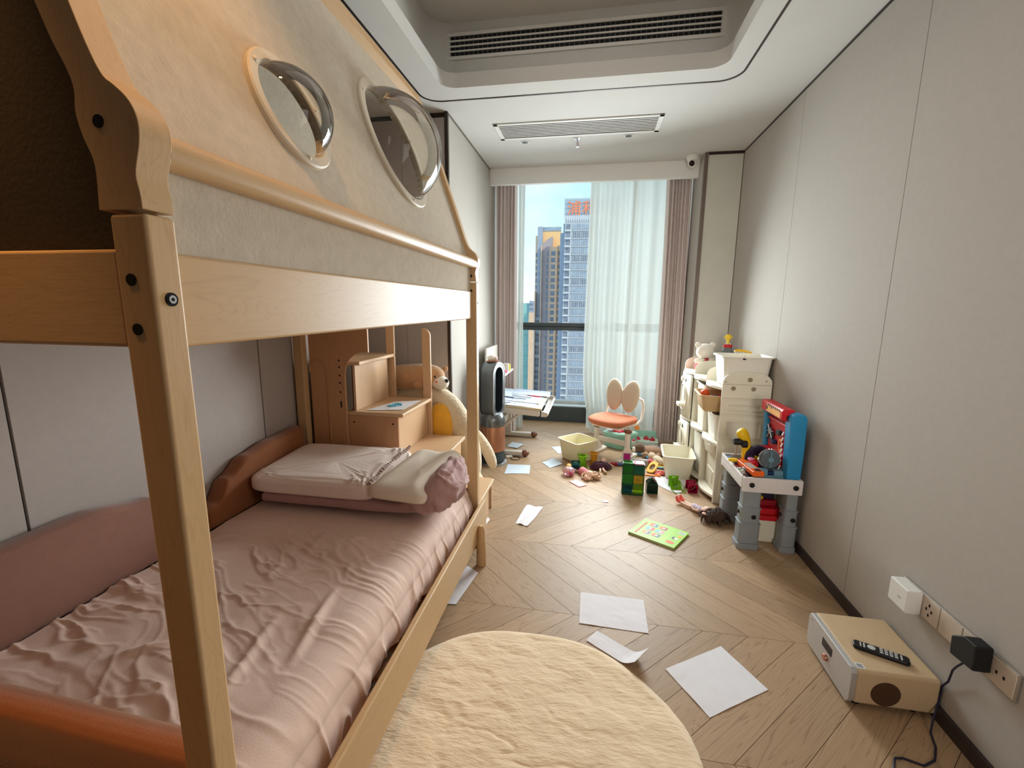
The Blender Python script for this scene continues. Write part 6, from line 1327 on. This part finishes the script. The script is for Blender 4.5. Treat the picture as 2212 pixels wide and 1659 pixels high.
mb = MB(); mb.add([(x, y, 0) for x, y in a_]+[(x, y, 0) for x, y in b_]+[(x, y, .012) for x, y in a_]+[(x, y, .012) for x, y in b_], [(i, (i+1) % n, (i+1) % n+n, i+n) for i in range(n)]+[(i+2*n, (i+1) % n+2*n, (i+1) % n+3*n, i+3*n) for i in range(n)]+[(i, (i+1) % n, (i+1) % n+2*n, i+2*n) for i in range(n)]+[(i+n, (i+1) % n+n, (i+1) % n+3*n, i+3*n) for i in range(n)], MY); lp_(yt, mb, 'frame', mat('toy_mustard', (238, 190, 60), .4), 0)
mb = MB(); mb.add([(x, y, .003) for x, y in b_], [tuple(range(n))], MY); lp_(yt, mb, 'inset', mat('inset_brown', (110, 78, 40), .5), 0)
lp_(yt, MB().box((-.03, .05, 0), (.03, .075, .028)), 'prop', white, .004)
for i, (c, lab) in enumerate((((206, 60, 44), 'red'), ((240, 150, 50), 'orange'), ((244, 216, 70), 'yellow'), ((90, 170, 110), 'green'), ((90, 170, 220), 'light blue'), ((40, 44, 60), 'black'))):
    o = bx((-.045, -.006, 0), (.045, .006, .010)).build('rainbow_strip', mat('rb%d' % i, c, .45), bevel=.002); o.location = (.655, 3.995-.016*i, 0); o.rotation_euler = (0, 0, -.15); tag(o, '%s strip of the fanned rainbow strips left of the floor bin' % lab, 'toy strip', 'rainbow strips')
for i, (x, y, rz, c, lab) in enumerate(((.455, 3.995, .1, (226, 96, 72), 'coral rounded toy car body behind the tile block'), (.56, 4.02, -.3, (214, 84, 96), 'rose red toy lying below the plush puppy'), (.60, 3.755, .3, (240, 120, 110), 'coral toy whistle on the floor before the bin'), (.55, 3.735, -.1, (244, 140, 70), 'flat orange toy stick on the floor before the bin'), (.635, 3.80, -.4, (240, 140, 140), 'pink toy handle against the floor bin'))):
    t = thing('toy_piece', lab, 'toy', (x, y, 0), rz, 'small coral toys on the floor'); mm = mat('coral%d' % i, c, .4)
    if i in (0, 1): lp_(t, MB().prism(rrect(-.055, -.025, .055, .025, .014), 0, .028), 'body', mm, .008, seg=3); lp_(t, MB().prism(rrect(-.03, -.02, .03, .02, .012), .028, .045), 'cabin', mm, .006)
    elif i == 2: lp2(MB().loft([((-.03, 0, .012), .010), ((.01, 0, .014), .013), ((.04, .006, .018), .020), ((.06, .01, .018), .008)], 12), 'body', mm, t); lp2(MB().ball((.03, .0, .034), (.012, .010, .010), 10), 'button', mm, t)
    elif i == 3: lp_(t, MB().box((-.06, -.012, 0), (.05, .012, .010)), 'body', mm, .003); lp2(MB().ball((.05, 0, .012), (.018, .018, .012), 10), 'end', mm, t)
    else: lp2(MB().tube([(-.05, -.02, .010), (-.02, .01, .014), (.03, .012, .014), (.055, -.012, .010)], .010, 8), 'body', mm, t); lp2(MB().ball((.055, -.012, .011), .011, 8), 'end', mm, t)
# green picture book
gbk = thing('picture_book', 'lime green picture book lying alone on the floor boards', 'book', (.463, 2.724, 0), math.radians(-31.5))
gm = mat('book_lime', (150, 204, 46), .45, var=.04)
MB().box((-.140, -.118, .001), (.140, .118, .011)).build('pages', mat('book_pages', (206, 190, 170), .8), gbk); cv = MB().box((-.145, -.122, .011), (.145, .122, .0135)).build('cover', gm, gbk, bevel=.001); MB().box((-.145, -.122, 0), (.145, .122, .0012)).build('back_cover', gm, gbk)
MB().box((-.147, -.122, .0), (-.143, .122, .0135)).build('spine', gm, gbk, bevel=.001)
def bp_(x0, y0, x1, y1, c, n='print', z=.0136): return MB().box((x0, y0, z), (x1, y1, z+.0004)).build(n, mat('pr_%d_%d_%d' % c, c, .5), cv)
bp_(-.118, -.10, -.106, .075, (222, 110, 60)); 
for j in range(9): bp_(-.117, -.095+j*.019, -.107, -.085+j*.019, (190, 70, 40), 'title_mark', .0141)
bp_(-.112, .085, -.098, .10, (226, 226, 120))
cols = [((226, 90, 50), (60, 120, 150)), ((236, 120, 50), (170, 80, 70)), ((110, 180, 200), (200, 60, 50)), ((110, 180, 190), (220, 150, 160)), ((190, 150, 60), (120, 110, 110)), ((200, 120, 50), (90, 110, 120))]
for r_i in range(3):
    for c_i in range(2):
        a, b = cols[r_i*2+c_i]; x0 = -.085+c_i*.062+(2-r_i)*.0; y0 = .045-r_i*.058
        bp_(x0, y0, x0+.026, y0+.042, a, 'picture'); bp_(x0+.026, y0, x0+.050, y0+.042, b, 'picture')
        MB().cyl((x0+.028, y0+.02, .0138), (x0+.028, y0+.02, .0143), .008, n=12).build('print', mat('pr_white', (240, 236, 226), .5), cv); MB().cyl((x0+.018, y0+.014, .0138), (x0+.018, y0+.014, .0142), .006, n=10).build('print', mat('pr_rose', (220, 130, 130), .5), cv)
bp_(.095, .065, .135, .10, (222, 228, 214), 'barcode_label')
for j in range(8): bp_(.099+j*.0042, .070, .101+j*.0042, .096, (150, 160, 140), 'barcode_bar', .0141)
for j in range(6): bp_(.048+j*.004, -.08+j*.022, .054+j*.004, -.066+j*.022, (226, 232, 90), 'yellow_mark')
MB().prism(ell(.098, -.072, .026, .018, 20), .0136, .0141).build('print', mat('pr_orange', (240, 110, 50), .5), cv); MB().prism(ell(.120, .028, .014, .014, 16), .0136, .0141).build('print', mat('pr_amber', (246, 180, 50), .5), cv); MB().prism(ell(.098, -.008, .012, .016, 16), .0136, .0141).build('print', blackm, cv); MB().prism(ell(.112, -.010, .012, .010, 16), .0136, .0142).build('print', mat('pr_white', (240, 236, 226), .5), cv)

# sign letters become plain mesh
bpy.context.view_layer.update()
me = bpy.data.meshes.new_from_object(so.evaluated_get(bpy.context.evaluated_depsgraph_get()))
o = bpy.data.objects.new('sign_letters', me); COL.objects.link(o); o.parent = t1; o.location = so.location; o.rotation_euler = so.rotation_euler
if not me.materials: me.materials.append(signm)
bpy.data.objects.remove(so)
